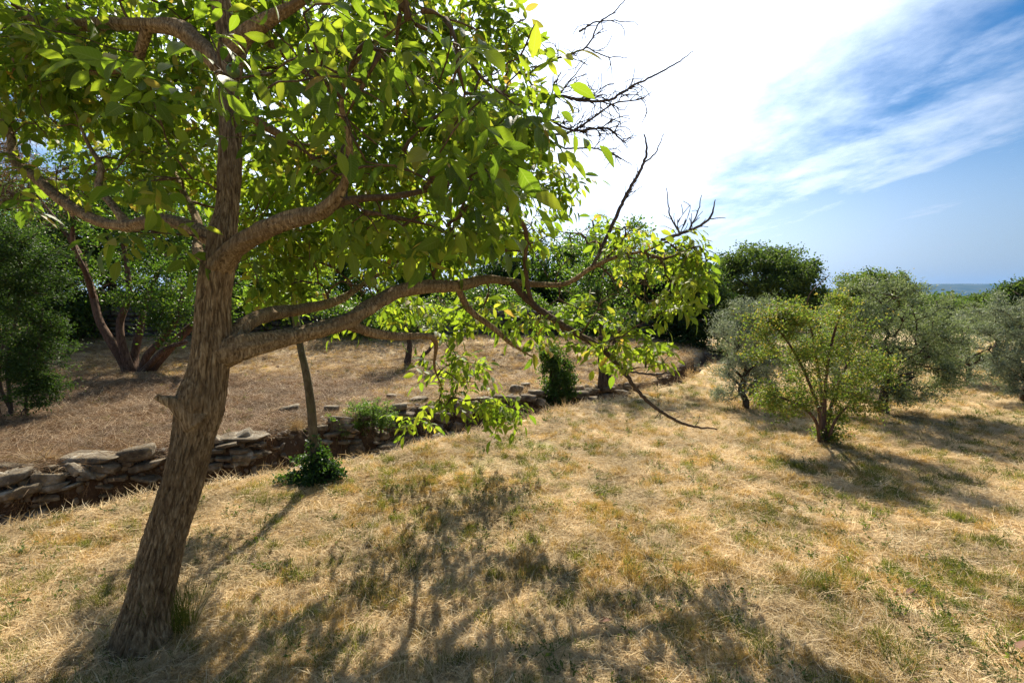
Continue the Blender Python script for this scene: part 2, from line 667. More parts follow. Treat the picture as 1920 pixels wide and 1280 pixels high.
    MAT['silver_leaf'] = mat_leaf('silver_olive_leaf', [(0, (.11, .135, .08)), (.45, (.18, .215, .14)), (.8, (.28, .32, .23)), (1, (.42, .45, .37))],
        [(0, (.15, .19, .08)), (1, (.26, .30, .15))], .36, .5, .3)
    MAT['rust_leaf'] = mat_leaf('rusty_needles', [(0, (.09, .055, .032)), (.6, (.16, .085, .05)), (1, (.07, .075, .03))],
        [(0, (.16, .085, .04)), (.6, (.26, .13, .07)), (1, (.14, .16, .04))], .35, .6, .2)
    MAT['ivy_leaf'] = mat_leaf('ivy_leaf', [(0, (.012, .035, .012)), (.7, (.028, .062, .018)), (1, (.06, .11, .025))],
        [(0, (.04, .10, .01)), (1, (.12, .24, .02))], .34, .5, .25)
    MAT['bush_leaf'] = mat_leaf('bush_leaf', [(0, (.05, .10, .02)), (1, (.10, .16, .03))],
        [(0, (.15, .30, .03)), (1, (.26, .40, .04))], .45, .45, .4)
    MAT['far_leaf'] = mat_leaf('far_tree_leaf', [(0, (.028, .052, .014)), (.6, (.050, .082, .020)), (1, (.085, .115, .028))],
        [(0, (.08, .15, .02)), (1, (.16, .24, .03))], .40, .6, .2)

    MAT['bark'] = mat_bark('walnut_bark', (.028, .016, .008), (.22, .145, .072), (.50, .375, .21), (85, 85, 13), .014)
    MAT['twig'] = mat_bark('walnut_twig_bark', (.04, .024, .014), (.11, .068, .038), (.19, .135, .08), (90, 90, 30), .003)
    MAT['dead'] = mat_bark('dead_twig_bark', (.035, .027, .028), (.085, .065, .06), (.15, .125, .115), (90, 90, 30), .002)
    MAT['dbark'] = mat_bark('dark_bark', (.018, .013, .009), (.065, .045, .032), (.13, .10, .075), (30, 30, 8), .01)
    MAT['rbark'] = mat_bark('reddish_bark', (.035, .020, .013), (.12, .070, .045), (.20, .13, .09), (30, 30, 8), .01)
    MAT['gbark'] = mat_bark('sapling_bark', (.045, .036, .02), (.11, .088, .052), (.17, .14, .09), (40, 40, 14), .003, (.09, .09, .03))

    for key, a, b, c3 in (('stone', (.06, .045, .03), (.17, .135, .09), (.40, .355, .28)), ('oldstone', (.05, .045, .035), (.13, .115, .09), (.24, .22, .18))):
        m = M('limestone' if key == 'stone' else 'weathered_stone')
        o = m.obj()
        oi = m.n('ShaderNodeObjectInfo').outputs['Random']
        n = m.noise(7, 6, .65, m.pos())
        f = m.noise(55, 5, .7, m.pos())
        c = m.ramp(n, [(.32, a), (.5, b), (.68, c3)])
        c = m.mix(m.mr(f, .55, .7, 0, .5), c, a)
        c = m.mix(m.mr(m.noise(16, 4, .6, m.pos()), .58, .66, 0, .7), c, (.30, .20, .09) if key == 'stone' else (.12, .12, .05))
        c = m.mix(m.math('MULTIPLY', oi, .45), c, a)
        MAT[key] = m.done(m.pr(c, .9, .2, m.bump(m.math('ADD', f, n), .9, .012)))
    m = M('nut_husk')
    MAT['nut'] = m.done(m.pr(m.ramp(m.noise(60, 3, .6, m.obj()), [(.4, (.07, .12, .03)), (.7, (.16, .2, .06))]), .5, .4))
    m = M('terracotta_roof_tiles')
    MAT['tile'] = m.done(m.pr(m.ramp(m.noise(3, 4, .6, m.pos()), [(.3, (.24, .13, .09)), (.7, (.42, .27, .20))]), .85, .2))
    m = M('lime_render')
    MAT['render'] = m.done(m.pr(m.ramp(m.noise(2, 4, .6, m.pos()), [(.3, (.36, .30, .22)), (.7, (.48, .42, .33))]), .9, .2))
    m = M('wooded_hill')
    MAT['hill'] = m.done(m.pr(m.ramp(m.noise(.006, 6, .6, m.pos()), [(.35, (.03, .048, .018)), (.65, (.085, .09, .04))]), .95, .1))
    m = M('dead_leaf')
    MAT['deadleaf'] = m.done(m.pr(m.ramp(m.n('ShaderNodeObjectInfo').outputs['Random'], [(0, (.10, .035, .02)), (.5, (.22, .10, .04)), (1, (.35, .22, .05))]), .7, .3))


build_materials()


# ------------------------------------------------------------------ the ground sheet
def axis(lo, hi, flo, fhi, step, g=1.13):
    a = list(np.arange(flo, fhi, step))
    s = step
    x = a[-1]
    while x < hi:
        s *= g
        x += s
        a.append(min(x, hi))
    s = step
    x = a[0]
    pre = []
    while x > lo:
        s *= g
        x -= s
        pre.append(max(x, lo))
    return np.array(pre[::-1] + a)


def green_mask(x, y):
    s, w, bx = ditch(x, y)
    meadow = sstep(.2, -.5, s)
    g = .8 * sstep(.50, .66, fbm(x * .8 + 4, y * .8, 0, 4, 60))
    right = sstep(-1, 3, x) * .25
    return np.clip(g + right * sstep(.4, .6, fbm(x * 2, y * 2, 0, 3, 61)), 0, 1) * meadow


def litter_mask(x, y):
    s, w, bx = ditch(x, y)
    u = s / w
    l = sstep(.9, 1.15, u)
    n = (fbm(x * .7, y * .7, 0, 3, 90) - .5) * 2.4
    # the far bank and the right end of the terrace carry dry grass instead of needles
    keep = sstep(-1.6, -3.4, x + n * .8 + (y - 7) * .12) * sstep(10.6, 8.8, y + n * .6)
    return l * np.clip(keep + .12, 0, 1)


def build_ground():
    xs = axis(-4000, 4000, -6.2, 6.2, .064, 1.11)
    ys = axis(-60, 7000, 1.0, 12.6, .064, 1.11)
    X, Y = np.meshgrid(xs, ys)
    Z = height(X, Y)
    far = np.hypot(X, Y)
    Z = Z * sstep(900, 300, far) - .9 * sstep(60, 900, far)
    nx, ny = len(xs), len(ys)
    V = np.stack([X, Y, Z], -1).reshape(-1, 3)
    i = np.arange(ny - 1)[:, None] * nx
    j = np.arange(nx - 1)[None]
    F = np.stack([i + j, i + j + 1, i + nx + j + 1, i + nx + j], -1).reshape(-1, 4)
    s, w, bx = ditch(X, Y)
    u = s / w
    soil = sstep(.12, .3, u) * sstep(1.12, .98, u) * sstep(9, 5, X)
    me = mesh_np('ground', V, F, MAT['ground'], True, {
        'green': green_mask(X, Y).ravel(), 'litter': litter_mask(X, Y).ravel(), 'soil': soil.ravel(),
        'far': sstep(22, 50, far).ravel()})
    link('ground', me, None, 'structure')
    print('ground', len(F) * 2, nx, ny)


build_ground()


def build_hill():
    nx, ny = 160, 24
    xs = np.linspace(-5200, 6800, nx)
    v = np.linspace(0, 1, ny)
    X, Vv = np.meshgrid(xs, v)
    top = 70 + 100 * sstep(2300, 4700, X) + 50 * (fbm(X / 900, 0 * X, 0, 4, 33) - .5)
    Y = 4300 + 1700 * Vv + 200 * (fbm(X / 700, Vv * 3, 0, 3, 34) - .5)
    Z = top * np.sin(Vv * math.pi) ** .8 * (1 + .12 * (fbm(X / 160, Vv * 9, 0, 4, 35) - .5)) - 3
    V = np.stack([X, Y, Z], -1).reshape(-1, 3)
    i = np.arange(ny - 1)[:, None] * nx
    j = np.arange(nx - 1)[None]
    F = np.stack([i + j, i + j + 1, i + nx + j + 1, i + nx + j], -1).reshape(-1, 4)
    link('hill', mesh_np('hill', V, F, MAT['hill'], True), None, 'structure')


build_hill()


# ------------------------------------------------------------------ branches and leaves
def bez(a, ta, b, tb, n):
    t = np.linspace(0, 1, n)[:, None]
    return (1 - t) ** 3 * a + 3 * (1 - t) ** 2 * t * (a + ta) + 3 * (1 - t) * t ** 2 * (b - tb) + t ** 3 * b


def grow(limbs, tips, rt=.0022, step=.07, up=0.25, wob=.02, power=.45, seedrng=None):
    """connect each tip to the nearest wood grown so far; returns the list of new paths with radii"""
    rg = seedrng or rng
    P, D = [], []
    own = []
    for k, (p, r) in enumerate(limbs):
        p, r = resample(p, r, step)
        P.append(p)
        D.append(np.gradient(p, axis=0))
        own += [-1] * len(p)
    P, D = np.concatenate(P), np.concatenate(D)
    D /= np.linalg.norm(D, axis=1)[:, None] + 1e-9
    own = np.array(own)
    tips = np.asarray(tips)
    d0 = np.array([np.min(np.linalg.norm(P - t, axis=1)) for t in tips])
    paths = []
    for ti in np.argsort(d0):
        t = tips[ti]
        v = t - P
        dist = np.linalg.norm(v, axis=1)
        cosv = np.einsum('ij,ij->i', v, D) / (dist + 1e-6)
        cost = dist * (1.35 - .35 * cosv) + (dist < .06) * 5
        k = int(np.argmin(cost))
        a = P[k]
        L = dist[k]
        if L < .03:
            continue
        dr = v[k] / L
        ta = (D[k] * .45 + dr * .55 + np.array([0, 0, up]) * .5 + rg.normal(0, .12, 3)) * L * .38
        tb = (dr + rg.normal(0, .25, 3) + np.array([0, 0, -up * .6])) * L * .33
        n = max(3, int(L / step) + 1)
        q = bez(a, ta, t, tb, n)
        w = rg.normal(0, wob, (n, 3))
        w[0] = 0
        w[-1] = 0
        q = q + w * min(1, L)
        g = np.gradient(q, axis=0)
        g /= np.linalg.norm(g, axis=1)[:, None] + 1e-9
        paths.append(dict(p=q, parent=own[k], load=1, n=n))
        P = np.vstack([P, q[1:]])
        D = np.vstack([D, g[1:]])
        own = np.concatenate([own, np.full(n - 1, len(paths) - 1)])
    for i in range(len(paths) - 1, -1, -1):
        pr = paths[i]['parent']
        if pr >= 0:
            paths[pr]['load'] += paths[i]['load']
    for q in paths:
        r0 = rt * 1.25 * q['load'] ** power
        q['r'] = np.linspace(r0, rt, q['n'])
    return paths


def blob_pts(c, r, n, shell=.35, rg=None):
    rg = rg or rng
    v = rg.normal(0, 1, (n, 3))
    v /= np.linalg.norm(v, axis=1)[:, None]
    rad = rg.uniform(0, 1, n) ** shell
    rad = np.where(rg.uniform(0, 1, n) < .10, rg.uniform(1.05, 1.35, n), rad)
    return np.asarray(c) + v * rad[:, None] * np.asarray(r)


def B(px, py, rx, ry, d, rd, n):
    k = d / FPX
    return (W(px, py, d), np.array([rx * k, rd, ry * k]), n)


B0 = B


def leaf_quads(C, size, aspect, nb, out=None, var=None, lift=.2, rg=None):
    """folded four-cornered leaves: C centres, nb preferred normal, size lengths"""
    rg = rg or rng
    n = len(C)
    N_ = rg.normal(0, 1, (n, 3)) + np.asarray(nb)
    N_ /= np.linalg.norm(N_, axis=1)[:, None]
    Dv = rg.normal(0, 1, (n, 3)) + (out if out is not None else 0)
    Dv -= N_ * np.einsum('ij,ij->i', Dv, N_)[:, None]
    Dv /= np.linalg.norm(Dv, axis=1)[:, None] + 1e-9
    S = np.cross(N_, Dv)
    s = np.broadcast_to(size, (n,)) * rg.uniform(.65, 1.25, n)
    h = s[:, None]
    a = C
    b = C + Dv * h * .45 + S * h * aspect * .5 + N_ * h * lift * aspect
    c = C + Dv * h
    d = C + Dv * h * .45 - S * h * aspect * .5 + N_ * h * lift * aspect
    V = np.stack([a, b, c, d], 1).reshape(-1, 3)
    i = np.arange(n) * 4
    F = np.concatenate([np.stack([i, i + 1, i + 2], -1), np.stack([i, i + 2, i + 3], -1)])
    vr = rg.uniform(0, 1, n) if var is None else var
    return V, F, np.repeat(vr, 4)


def make_tree(name, label, cat, limbs, blobs, leafmat, bark, nleaf, lsize, aspect=.5, group=None, spread=None,
              rt=.004, step=.15, shell=.4, nb=(0, 0, .6), crown='crown', seg=6, seed=1, clump=10, up=.25, extra=None, base=None,
              power=.45, tw=True, gv=0.0, hole=.40):
    """limbs: (points, radii) with the first one the trunk; blobs: places the crown fills"""
    rg = np.random.default_rng(seed)
    base = np.asarray(limbs[0][0][0] if base is None else base, float)
    t = thing(name, label, cat, base, group)
    tips = np.concatenate([blob_pts(c, r, n, shell, rg) for c, r, n in blobs])
    hz = height(tips[:, 0], tips[:, 1])
    tips[:, 2] = np.maximum(tips[:, 2], hz + .05)
    paths = grow(limbs, tips, rt, step, up, .03, power, rg)
    for i, (p, r) in enumerate(limbs):
        p, r = resample(p, r, max(step * .5, .04))
        V, F3, F4 = tube(p, r, seg + 2 if i == 0 else seg, lambda c, s, l, rr: rr * .16 * (noise3(c * 2 + 5, s * 2, l * 3, seed + 3) - .5))
        g = Geo(); g.add(V, F3, F4)
        link('trunk' if i == 0 or extra == 'trunks' else 'branch', g.mesh('wood', bark, True, base), t)
    if tw and paths:
        g = Geo()
        for q in paths:
            V, F3, F4 = tube(q['p'], q['r'], 4)
            g.add(V, F3, F4)
        link('twigs', g.mesh('twigs', bark, True, base), t, 'stuff')
    # leaves sit in clumps along the outer half of each path
    k = max(1, nleaf // max(1, len(paths) * clump))
    cs, outd = [], []
    for q in paths:
        m = max(1, int(k * rg.uniform(.4, 1.7)))
        tt = 1 - rg.uniform(0, 1, m) ** 1.6 * .75
        x = tt * (q['n'] - 1)
        i0 = np.clip(x.astype(int), 0, q['n'] - 2)
        c = q['p'][i0] + (q['p'][i0 + 1] - q['p'][i0]) * (x - i0)[:, None]
        cs.append(c)
        outd.append(q['p'][-1] - q['p'][0] + 0 * c)
    c = np.concatenate(cs)
    od = np.concatenate(outd)
    od /= np.linalg.norm(od, axis=1)[:, None] + 1e-9
    sp = spread if spread is not None else lsize * 2.2
    C = np.repeat(c, clump, 0) + rg.normal(0, 1, (len(c) * clump, 3)) * sp * np.array([1, 1, .75])
    od = np.repeat(od, clump, 0) + np.array([0, 0, gv])
    var = np.clip(np.repeat(rg.uniform(0, 1, len(c)), clump) * .5 + rg.uniform(0, .5, len(C)), 0, .999)
    ext = np.mean([np.mean(q[1]) for q in blobs])
    kf = 1.1 / max(ext, .12)
    hv = fbm(C[:, 0] * kf + seed, C[:, 1] * kf, C[:, 2] * kf, 3, seed)
    ok = hv + rg.normal(0, .02, len(hv)) > hole
    C, od, var = C[ok], od[ok], var[ok]
    V, F, vr = leaf_quads(C, lsize, aspect, nb, od * .9, var, rg=rg)
    hz = height(V[:, 0], V[:, 1])
    V[:, 2] = np.maximum(V[:, 2], hz + .01)
    link(crown, mesh_np(crown, V - base, F, leafmat, False, {'var': vr}), t, 'stuff')
    print(name, len(paths), len(C))
    return t


# one compound walnut leaf: a bent rachis with pairs of leaflets and one at the end
def leaflet(L, wd, sta=5):
    u = np.linspace(0, 1, sta)
    wv = wd * .5 * np.sin(np.pi * np.clip(u, 0, 1) ** .80) ** .75
    wv[0] = wd * .03
    wv[-1] = 0.0005
    bend = -(u ** 2) * L * .16
    V, UV = [], []
    for i in range(sta):
        for s_ in (-1, 0, 1):
            V.append((u[i] * L, s_ * wv[i], bend[i] + abs(s_) * wv[i] * .30))
            UV.append((u[i], s_, 0))
    F = []
    for i in range(sta - 1):
        for k in (0, 1):
            a = i * 3 + k
            F.append((a, a + 3, a + 4, a + 1))
    return np.array(V), np.array(F), np.array(UV, float)


def compound_leaf(rg, npair, L=.30, ll=.105):
    g = Geo()
    n = 7
    s = np.linspace(0, 1, n)
    P = np.stack([s * L * .97, rg.normal(0, .006) * np.sin(s * 3) + 0 * s, -.10 * s ** 2 * L * rg.uniform(.4, 2.4)], -1)
    V, F3, F4 = tube(P, np.linspace(.0018, .0009, n), 4)
    g.add(V, F3, F4, var=0.0, luv=np.tile(np.array([[.5, 0, 0]]), (len(V), 1)))
    vv = rg.uniform(0, 1)
    for k in range(npair * 2 + 1):
        end = k == npair * 2
        f = 1.0 if end else (.36 + .60 * (k // 2) / npair)
        side = 0 if end else (1 if k % 2 else -1)
        p = np.array([np.interp(f, s, P[:, i]) for i in range(3)])
        l = ll * (1.15 if end else (.62 + .38 * f)) * rg.uniform(.82, 1.15)
        V, F, UV = leaflet(l, l * rg.uniform(.34, .48))
        yaw = side * R(rg.uniform(48, 72)) + rg.normal(0, .1)
        droop = R(rg.uniform(5, 48))
        roll = rg.normal(0, .35)
        mt = Matrix.Rotation(yaw, 3, 'Z') @ Matrix.Rotation(droop, 3, 'Y') @ Matrix.Rotation(roll, 3, 'X')
        V = V @ np.array(mt).T + p
        g.add(V, None, F, var=vv * 0 + rg.uniform(0, .22), luv=UV)
    return g


rl = np.random.default_rng(3)
LEAFV = []
for k in range(7):
    g_ = compound_leaf(rl, [2, 3, 3, 2, 3, 2, 1][k], [.24, .31, .34, .26, .30, .22, .17][k], [.115, .105, .11, .125, .10, .12, .13][k])
    V_ = np.concatenate(g_.V)
    LEAFV.append((g_, V_, np.concatenate(g_.F4), np.concatenate(g_.F3), np.concatenate(g_.A['var']), np.concatenate(g_.A['luv'])))


def leaf_matrix(p, d, rg, roll=.5, sc=1.0):
    d = d / (np.linalg.norm(d) + 1e-9)
    upv = np.array([0, 0, 1.0]) + rg.normal(0, roll, 3)
    y = np.cross(upv, d)
    y /= np.linalg.norm(y) + 1e-9
    z = np.cross(d, y)
    m = np.eye(4)
    m[:3, 0], m[:3, 1], m[:3, 2], m[:3, 3] = d * sc, y * sc, z * sc, p
    return m


def px_limb(pts):
    """(px, py, depth, width in px) -> points and radii"""
    P = np.array([W(a, b, d) for a, b, d, w in pts])
    Rr = np.array([w * .5 * d / FPX for a, b, d, w in pts])
    return P, Rr


px_limb0 = px_limb


# ------------------------------------------------------------------ the walnut tree in front
def build_walnut():
    rg = np.random.default_rng(42)
    base = G(252, 1212)
    d0 = base[1]
    t = thing('walnut_tree', 'large leaning walnut tree with furrowed trunk and drooping sunlit branches in the foreground', 'tree', base)
    trunk_px = [(240, 1275, d0, 150), (256, 1222, d0, 118), (278, 1130, d0 + .02, 88), (308, 1010, d0 + .03, 76), (342, 900, d0 + .05, 74),
                (367, 810, d0 + .07, 75), (380, 760, d0 + .08, 82), (389, 700, d0 + .09, 74), (396, 640, d0 + .10, 68), (400, 560, d0 + .12, 60),
                (408, 500, d0 + .14, 62), (417, 455, d0 + .16, 52), (427, 380, d0 + .20, 42), (432, 270, d0 + .25, 38), (428, 150, d0 + .3, 36),
                (424, 60, d0 + .35, 33), (405, -60, d0 + .4, 38), (395, -300, d0 + .5, 30), (430, -600, d0 + .55, 18)]
    P, Rr = px_limb0(trunk_px)
    Rr = Rr * .88
    p, r = resample(P, Rr, .008)

    def bark(c, s, l, rr):
        k = 1.0 / .13
        n1 = noise3(c * 7.5 + 9, s * 7.5, l * 9, 1)
        n2 = noise3(c * 15, s * 15 + 4, l * 24 + n1 * 3, 2)
        ridge = 1 - np.abs(n1 * 2 - 1) * 1.1
        ridge2 = 1 - np.abs(n2 * 2 - 1)
        n3 = noise3(c * 2.2, s * 2.2, l * 3.2, 7) - .5
        n4 = noise3(c * 34, s * 34, l * 70, 9) - .5
        amp = np.clip(rr / .10, .4, 1.25)
        wv = n3 * .8
        q1 = noise3(c * 15 + wv, s * 15, l * 5.5 + c * 1.5, 31)
        q2 = noise3(c * 24, s * 24, l * 16, 33)
        crack = sstep(.13, .0, np.abs(q1 - .5)) * .6 + sstep(.10, .0, np.abs(q2 - .5)) * .35
        plate = sstep(.10, 0, np.abs(noise3(c * 5, s * 5, l * 15, 35) - .5)) * .35
        cr = np.clip(crack + plate * sstep(.4, .6, n2), 0, 1)
        bark.cav = cr
        z = -cr * .013 + ridge2 * .004 + n3 * .032 + n4 * .005 + .004
        return z * amp
    V, F3, F4 = tube(p, r, 132, bark)
    # swellings: root flare, knot below the fork and the collar of the low branch
    for (cp, rad, amt) in ((W(385, 690, d0 - .05), .07, .020), (W(345, 748, d0 - .02), .09, .035), (W(425, 655, d0 + .05), .08, .012), (W(318, 1235, d0 - .02), .10, .03), (W(205, 1240, d0), .10, .025), (W(262, 1245, d0 - .14), .10, .03), (W(400, 425, d0 + .1), .07, .02),
                           (W(385, 450, d0), .05, -.012), (W(378, 690, d0 - .11), .022, -.014)):
        dd = np.linalg.norm(V - cp, axis=1)
        ax = p[np.clip(np.searchsorted(p[:, 2], V[:, 2]), 0, len(p) - 1)]
        o = V - ax
        o[:, 2] = 0
        o /= np.linalg.norm(o, axis=1)[:, None] + 1e-6
        V += o * (amt * np.exp(-(dd / rad) ** 2))[:, None]
    g = Geo(); g.add(V, F3, F4, cav=np.concatenate([bark.cav.ravel(), [0, 0]]))
    link('trunk', g.mesh('trunk', MAT['bark'], True, base), t)

    D = d0
    near = lambda px, py, d: D + (d - D) * (float(np.interp(px, [900, 1230], [1, .68])) if py < 670 or px > 1000 else 1.06) if d > D else d
    B = lambda px, py, rx, ry, d, rd, n: B0(px, py, rx, ry, near(px, py, d), rd, n)
    px_limb = lambda pts: px_limb0([(a, b, near(a, b, c), w) for a, b, c, w in pts])
    L = []   # living limbs
    # low right-hand branch running away over the meadow
    L.append([(405, 668, D + .10, 66), (450, 652, D + .10, 54), (520, 636, D + .28, 40), (590, 620, D + .5, 36), (650, 602, D + .7, 36), (700, 572, D + .9, 31), (745, 546, D + 1.1, 30),
              (800, 537, D + 1.3, 27), (860, 536, D + 1.5, 26), (905, 524, D + 1.65, 20), (950, 527, D + 1.75, 16), (1010, 533, D + 1.8, 13), (1060, 532, D + 1.8, 10),
              (1110, 502, D + 1.8, 9), (1160, 480, D + 1.8, 8), (1210, 470, D + 1.8, 6), (1260, 448, D + 1.8, 5)])
    # its partner just behind
    L.append([(425, 640, D + .14, 46), (465, 606, D + .3, 34), (500, 590, D + .55, 30), (560, 580, D + .9, 24), (640, 560, D + 1.5, 16), (700, 520, D + 1.9, 12), (780, 480, D + 2.3, 8)])
    # upper right branch that comes forward over the camera
    L.append([(408, 500, D + .12, 58), (440, 466, D + .08, 40), (490, 435, D - .02, 37), (545, 412, D - .12, 34), (610, 392, D - .25, 30), (645, 345, D - .28, 18), (655, 270, D - .36, 13),
              (640, 190, D - .42, 10), (665, 120, D - .5, 8), (720, 70, D - .55, 6), (790, 20, D - .6, 4)])
    L.append([(608, 392, D - .25, 20), (660, 375, D - .2, 17), (740, 368, D - .1, 13), (820, 350, D + .1, 10), (900, 320, D + .3, 7), (980, 320, D + .5, 5)])
    # left branch swinging down and up again
    L.append([(405, 452, D + .14, 38), (350, 424, D + .2, 30), (300, 413, D + .3, 27), (235, 424, D + .45, 25), (170, 408, D + .6, 24), (110, 372, D + .7, 22), (60, 328, D + .8, 20),
              (30, 305, D + .85, 18), (15, 240, D + .95, 16), (-30, 180, D + 1.0, 12)])
    L.append([(238, 422, D + .45, 20), (210, 385, D + .5, 16), (185, 350, D + .6, 14), (190, 315, D + .65, 12), (165, 270, D + .75, 10), (140, 210, D + .8, 8)])
    # high left branch
    L.append([(425, 140, D + .3, 40), (385, 95, D + .35, 36), (335, 55, D + .4, 34), (280, 48, D + .5, 27), (200, 46, D + .65, 26), (110, 50, D + .8, 24), (60, 80, D + .95, 20),
              (20, 130, D + 1.1, 18), (-20, 170, D + 1.2, 12)])
    L.append([(275, 50, D + .5, 22), (265, 90, D + .55, 20), (250, 122, D + .6, 18), (175, 138, D + .75, 13), (100, 150, D + .9, 7)])
    L.append([(85, 50, D + .85, 16), (40, 30, D + .95, 14), (-40, 40, D + 1.1, 9)])
    # high right branches
    L.append([(432, 90, D + .32, 36), (480, 50, D + .3, 32), (545, 15, D + .25, 26), (640, -40, D + .2, 18)])
    L.append([(432, 150, D + .3, 30), (475, 66, D + .5, 20), (530, 100, D + .7, 16), (600, 150, D + .9, 12), (700, 160, D + 1.1, 9), (800, 150, D + 1.3, 7), (900, 165, D + 1.5, 6)])
    L.append([(400, 490, D + .2, 32), (370, 470, D + .6, 22), (372, 420, D + .9, 16), (330, 330, D + 1.3, 12), (300, 240, D + 1.7, 9)])
    L.append([(430, 200, D + .28, 22), (520, 250, D + .5, 16), (600, 300, D + .9, 12), (720, 320, D + 1.4, 9), (850, 300, D + 1.8, 6)])
    # branch hanging from the limb over the ditch
    L.append([(858, 540, D + 1.5, 15), (880, 580, D + 1.6, 14), (925, 615, D + 1.7, 13), (960, 645, D + 1.8, 11), (1000, 670, D + 1.9, 8)])
    L.append([(650, 606, D + .72, 26), (690, 622, D + .8, 20), (740, 630, D + 1.0, 17), (812, 634, D + 1.3, 12), (815, 690, D + 1.6, 6), (830, 730, D + 1.8, 4)])
    L.append([(950, 390, D + 1.2, 10), (985, 430, D + 1.4, 10), (985, 500, D + 1.6, 10), (1000, 570, D + 1.7, 10), (1045, 605, D + 1.75, 9), (1070, 650, D + 1.8, 6)])
    limbs = [px_limb(l) for l in L]
    limbs = [(p, r * .84 * np.concatenate([np.ones(len(r) - 2), [.75, .3]])) for p, r in limbs]
    # the long arched branch that reaches down to the meadow
    dead_px = [
        [(960, 530, D + 1.7, 14), (1000, 572, D + 1.7, 12), (1060, 612, D + 1.7, 12), (1110, 642, D + 1.7, 12), (1140, 664, D + 1.7, 10), (1172, 700, D + 1.65, 8),
         (1200, 738, D + 1.6, 7), (1240, 772, D + 1.55, 6), (1290, 797, D + 1.5, 5), (1345, 804, D + 1.45, 2.5)],
        [(1175, 695, D + 1.65, 4), (1220, 702, D + 1.7, 3.5), (1262, 697, D + 1.7, 1.6)],
        [(900, 150, D + 1.5, 7), (960, 182, D + 1.5, 7), (1000, 196, D + 1.5, 7), (1040, 180, D + 1.5, 6), (1090, 188, D + 1.5, 5), (1140, 188, D + 1.5, 4.5), (1180, 165, D + 1.5, 4),
         (1230, 140, D + 1.5, 3.2), (1270, 118, D + 1.5, 2.6), (1300, 96, D + 1.5, 1.3)],
        [(940, 120, D + 1.4, 5), (985, 140, D + 1.4, 4.5), (1010, 125, D + 1.4, 4), (1060, 105, D + 1.4, 3.8), (1100, 88, D + 1.4, 3.2), (1125, 42, D + 1.4, 2.8), (1150, 25, D + 1.4, 2.4), (1172, 0, D + 1.4, 1.8)],
        [(1100, 88, D + 1.4, 2.6), (1130, 104, D + 1.42, 2.2), (1176, 108, D + 1.45, 1.2)],
        [(1085, 60, D + 1.4, 3), (1118, 41, D + 1.4, 2.6), (1190, 42, D + 1.4, 1.2)],
        [(985, 140, D + 1.4, 4), (1010, 172, D + 1.4, 3.5), (1038, 182, D + 1.4, 3.5), (1070, 150, D + 1.4, 2.4), (1100, 112, D + 1.4, 1.4)],
        [(1000, 196, D + 1.5, 5), (1040, 230, D + 1.5, 4.5), (1080, 245, D + 1.5, 4.5), (1140, 240, D + 1.5, 3.5), (1170, 265, D + 1.5, 2.6), (1190, 250, D + 1.5, 1.3)],
        [(1000, 255, D + 1.5, 4), (1060, 250, D + 1.5, 4.5), (1100, 230, D + 1.5, 3.6), (1150, 195, D + 1.5, 3), (1205, 185, D + 1.5, 2.2), (1222, 172, D + 1.5, 1.2)],
        [(1035, 248, D + 1.5, 4), (1050, 275, D + 1.5, 3.6), (1110, 278, D + 1.5, 3), (1150, 290, D + 1.5, 2.6), (1185, 309, D + 1.5, 1.3)],
        [(1110, 502, D + 1.8, 7), (1140, 440, D + 1.8, 7), (1172, 370, D + 1.8, 6.5), (1200, 320, D + 1.8, 5.5), (1213, 285, D + 1.8, 4.5), (1208, 250, D + 1.8, 2.2)],
        [(1205, 308, D + 1.8, 3.5), (1228, 288, D + 1.8, 2.6), (1245, 250, D + 1.8, 1.3)],
        [(1240, 450, D + 1.8, 6), (1275, 438, D + 1.8, 6), (1310, 425, D + 1.8, 5), (1335, 402, D + 1.8, 4), (1340, 375, D + 1.8, 1.6)],
        [(1275, 438, D + 1.8, 3.5), (1257, 405, D + 1.8, 3), (1250, 350, D + 1.8, 1.3)],
        [(1290, 434, D + 1.8, 3.2), (1308, 400, D + 1.8, 2.6), (1316, 365, D + 1.8, 1.2)],
        [(1330, 410, D + 1.8, 2.4), (1362, 409, D + 1.8, 1.0)],
    ]
    dead = [px_limb(l) for l in dead_px]
    for i, (p, r) in enumerate(limbs):
        st = .02 if r[0] > .02 else .03
        p, r = resample(p, r, st)
        sg = 28 if r[0] > .03 else 12
        V, F3, F4 = tube(p, r, sg, lambda c, s, l, rr: np.clip(rr / .05, .2, 1) * (-.011 * sstep(.16, 0, np.abs(noise3(c * 6, s * 6 + i, l * 5, 4) - .5)) + .006 * noise3(c * 9, s * 9, l * 22, 6) + .016 * (noise3(c * 1.3, s * 1.3, l * 5, 14 + i) - .5)))
        g = Geo(); g.add(V, F3, F4)
        link('branch', g.mesh('branch', MAT['bark'] if r[0] > .018 else MAT['twig'], True, base), t)
    # the broken stub low on the left of the trunk
    V, F3, F4 = tube(*resample(*px_limb([(372, 785, D + .03, 60), (345, 764, D, 44), (322, 753, D - .03, 22), (303, 748, D - .04, 13), (292, 742, D - .05, 11)]), .008), 24,
                     lambda c, s, l, rr: rr * .25 * (noise3(c * 3, s * 3, l * 20, 5) - .5))
    g = Geo(); g.add(V, F3, F4)
    o = link('branch_stub', g.mesh('branch_stub', MAT['bark'], True, base), t)
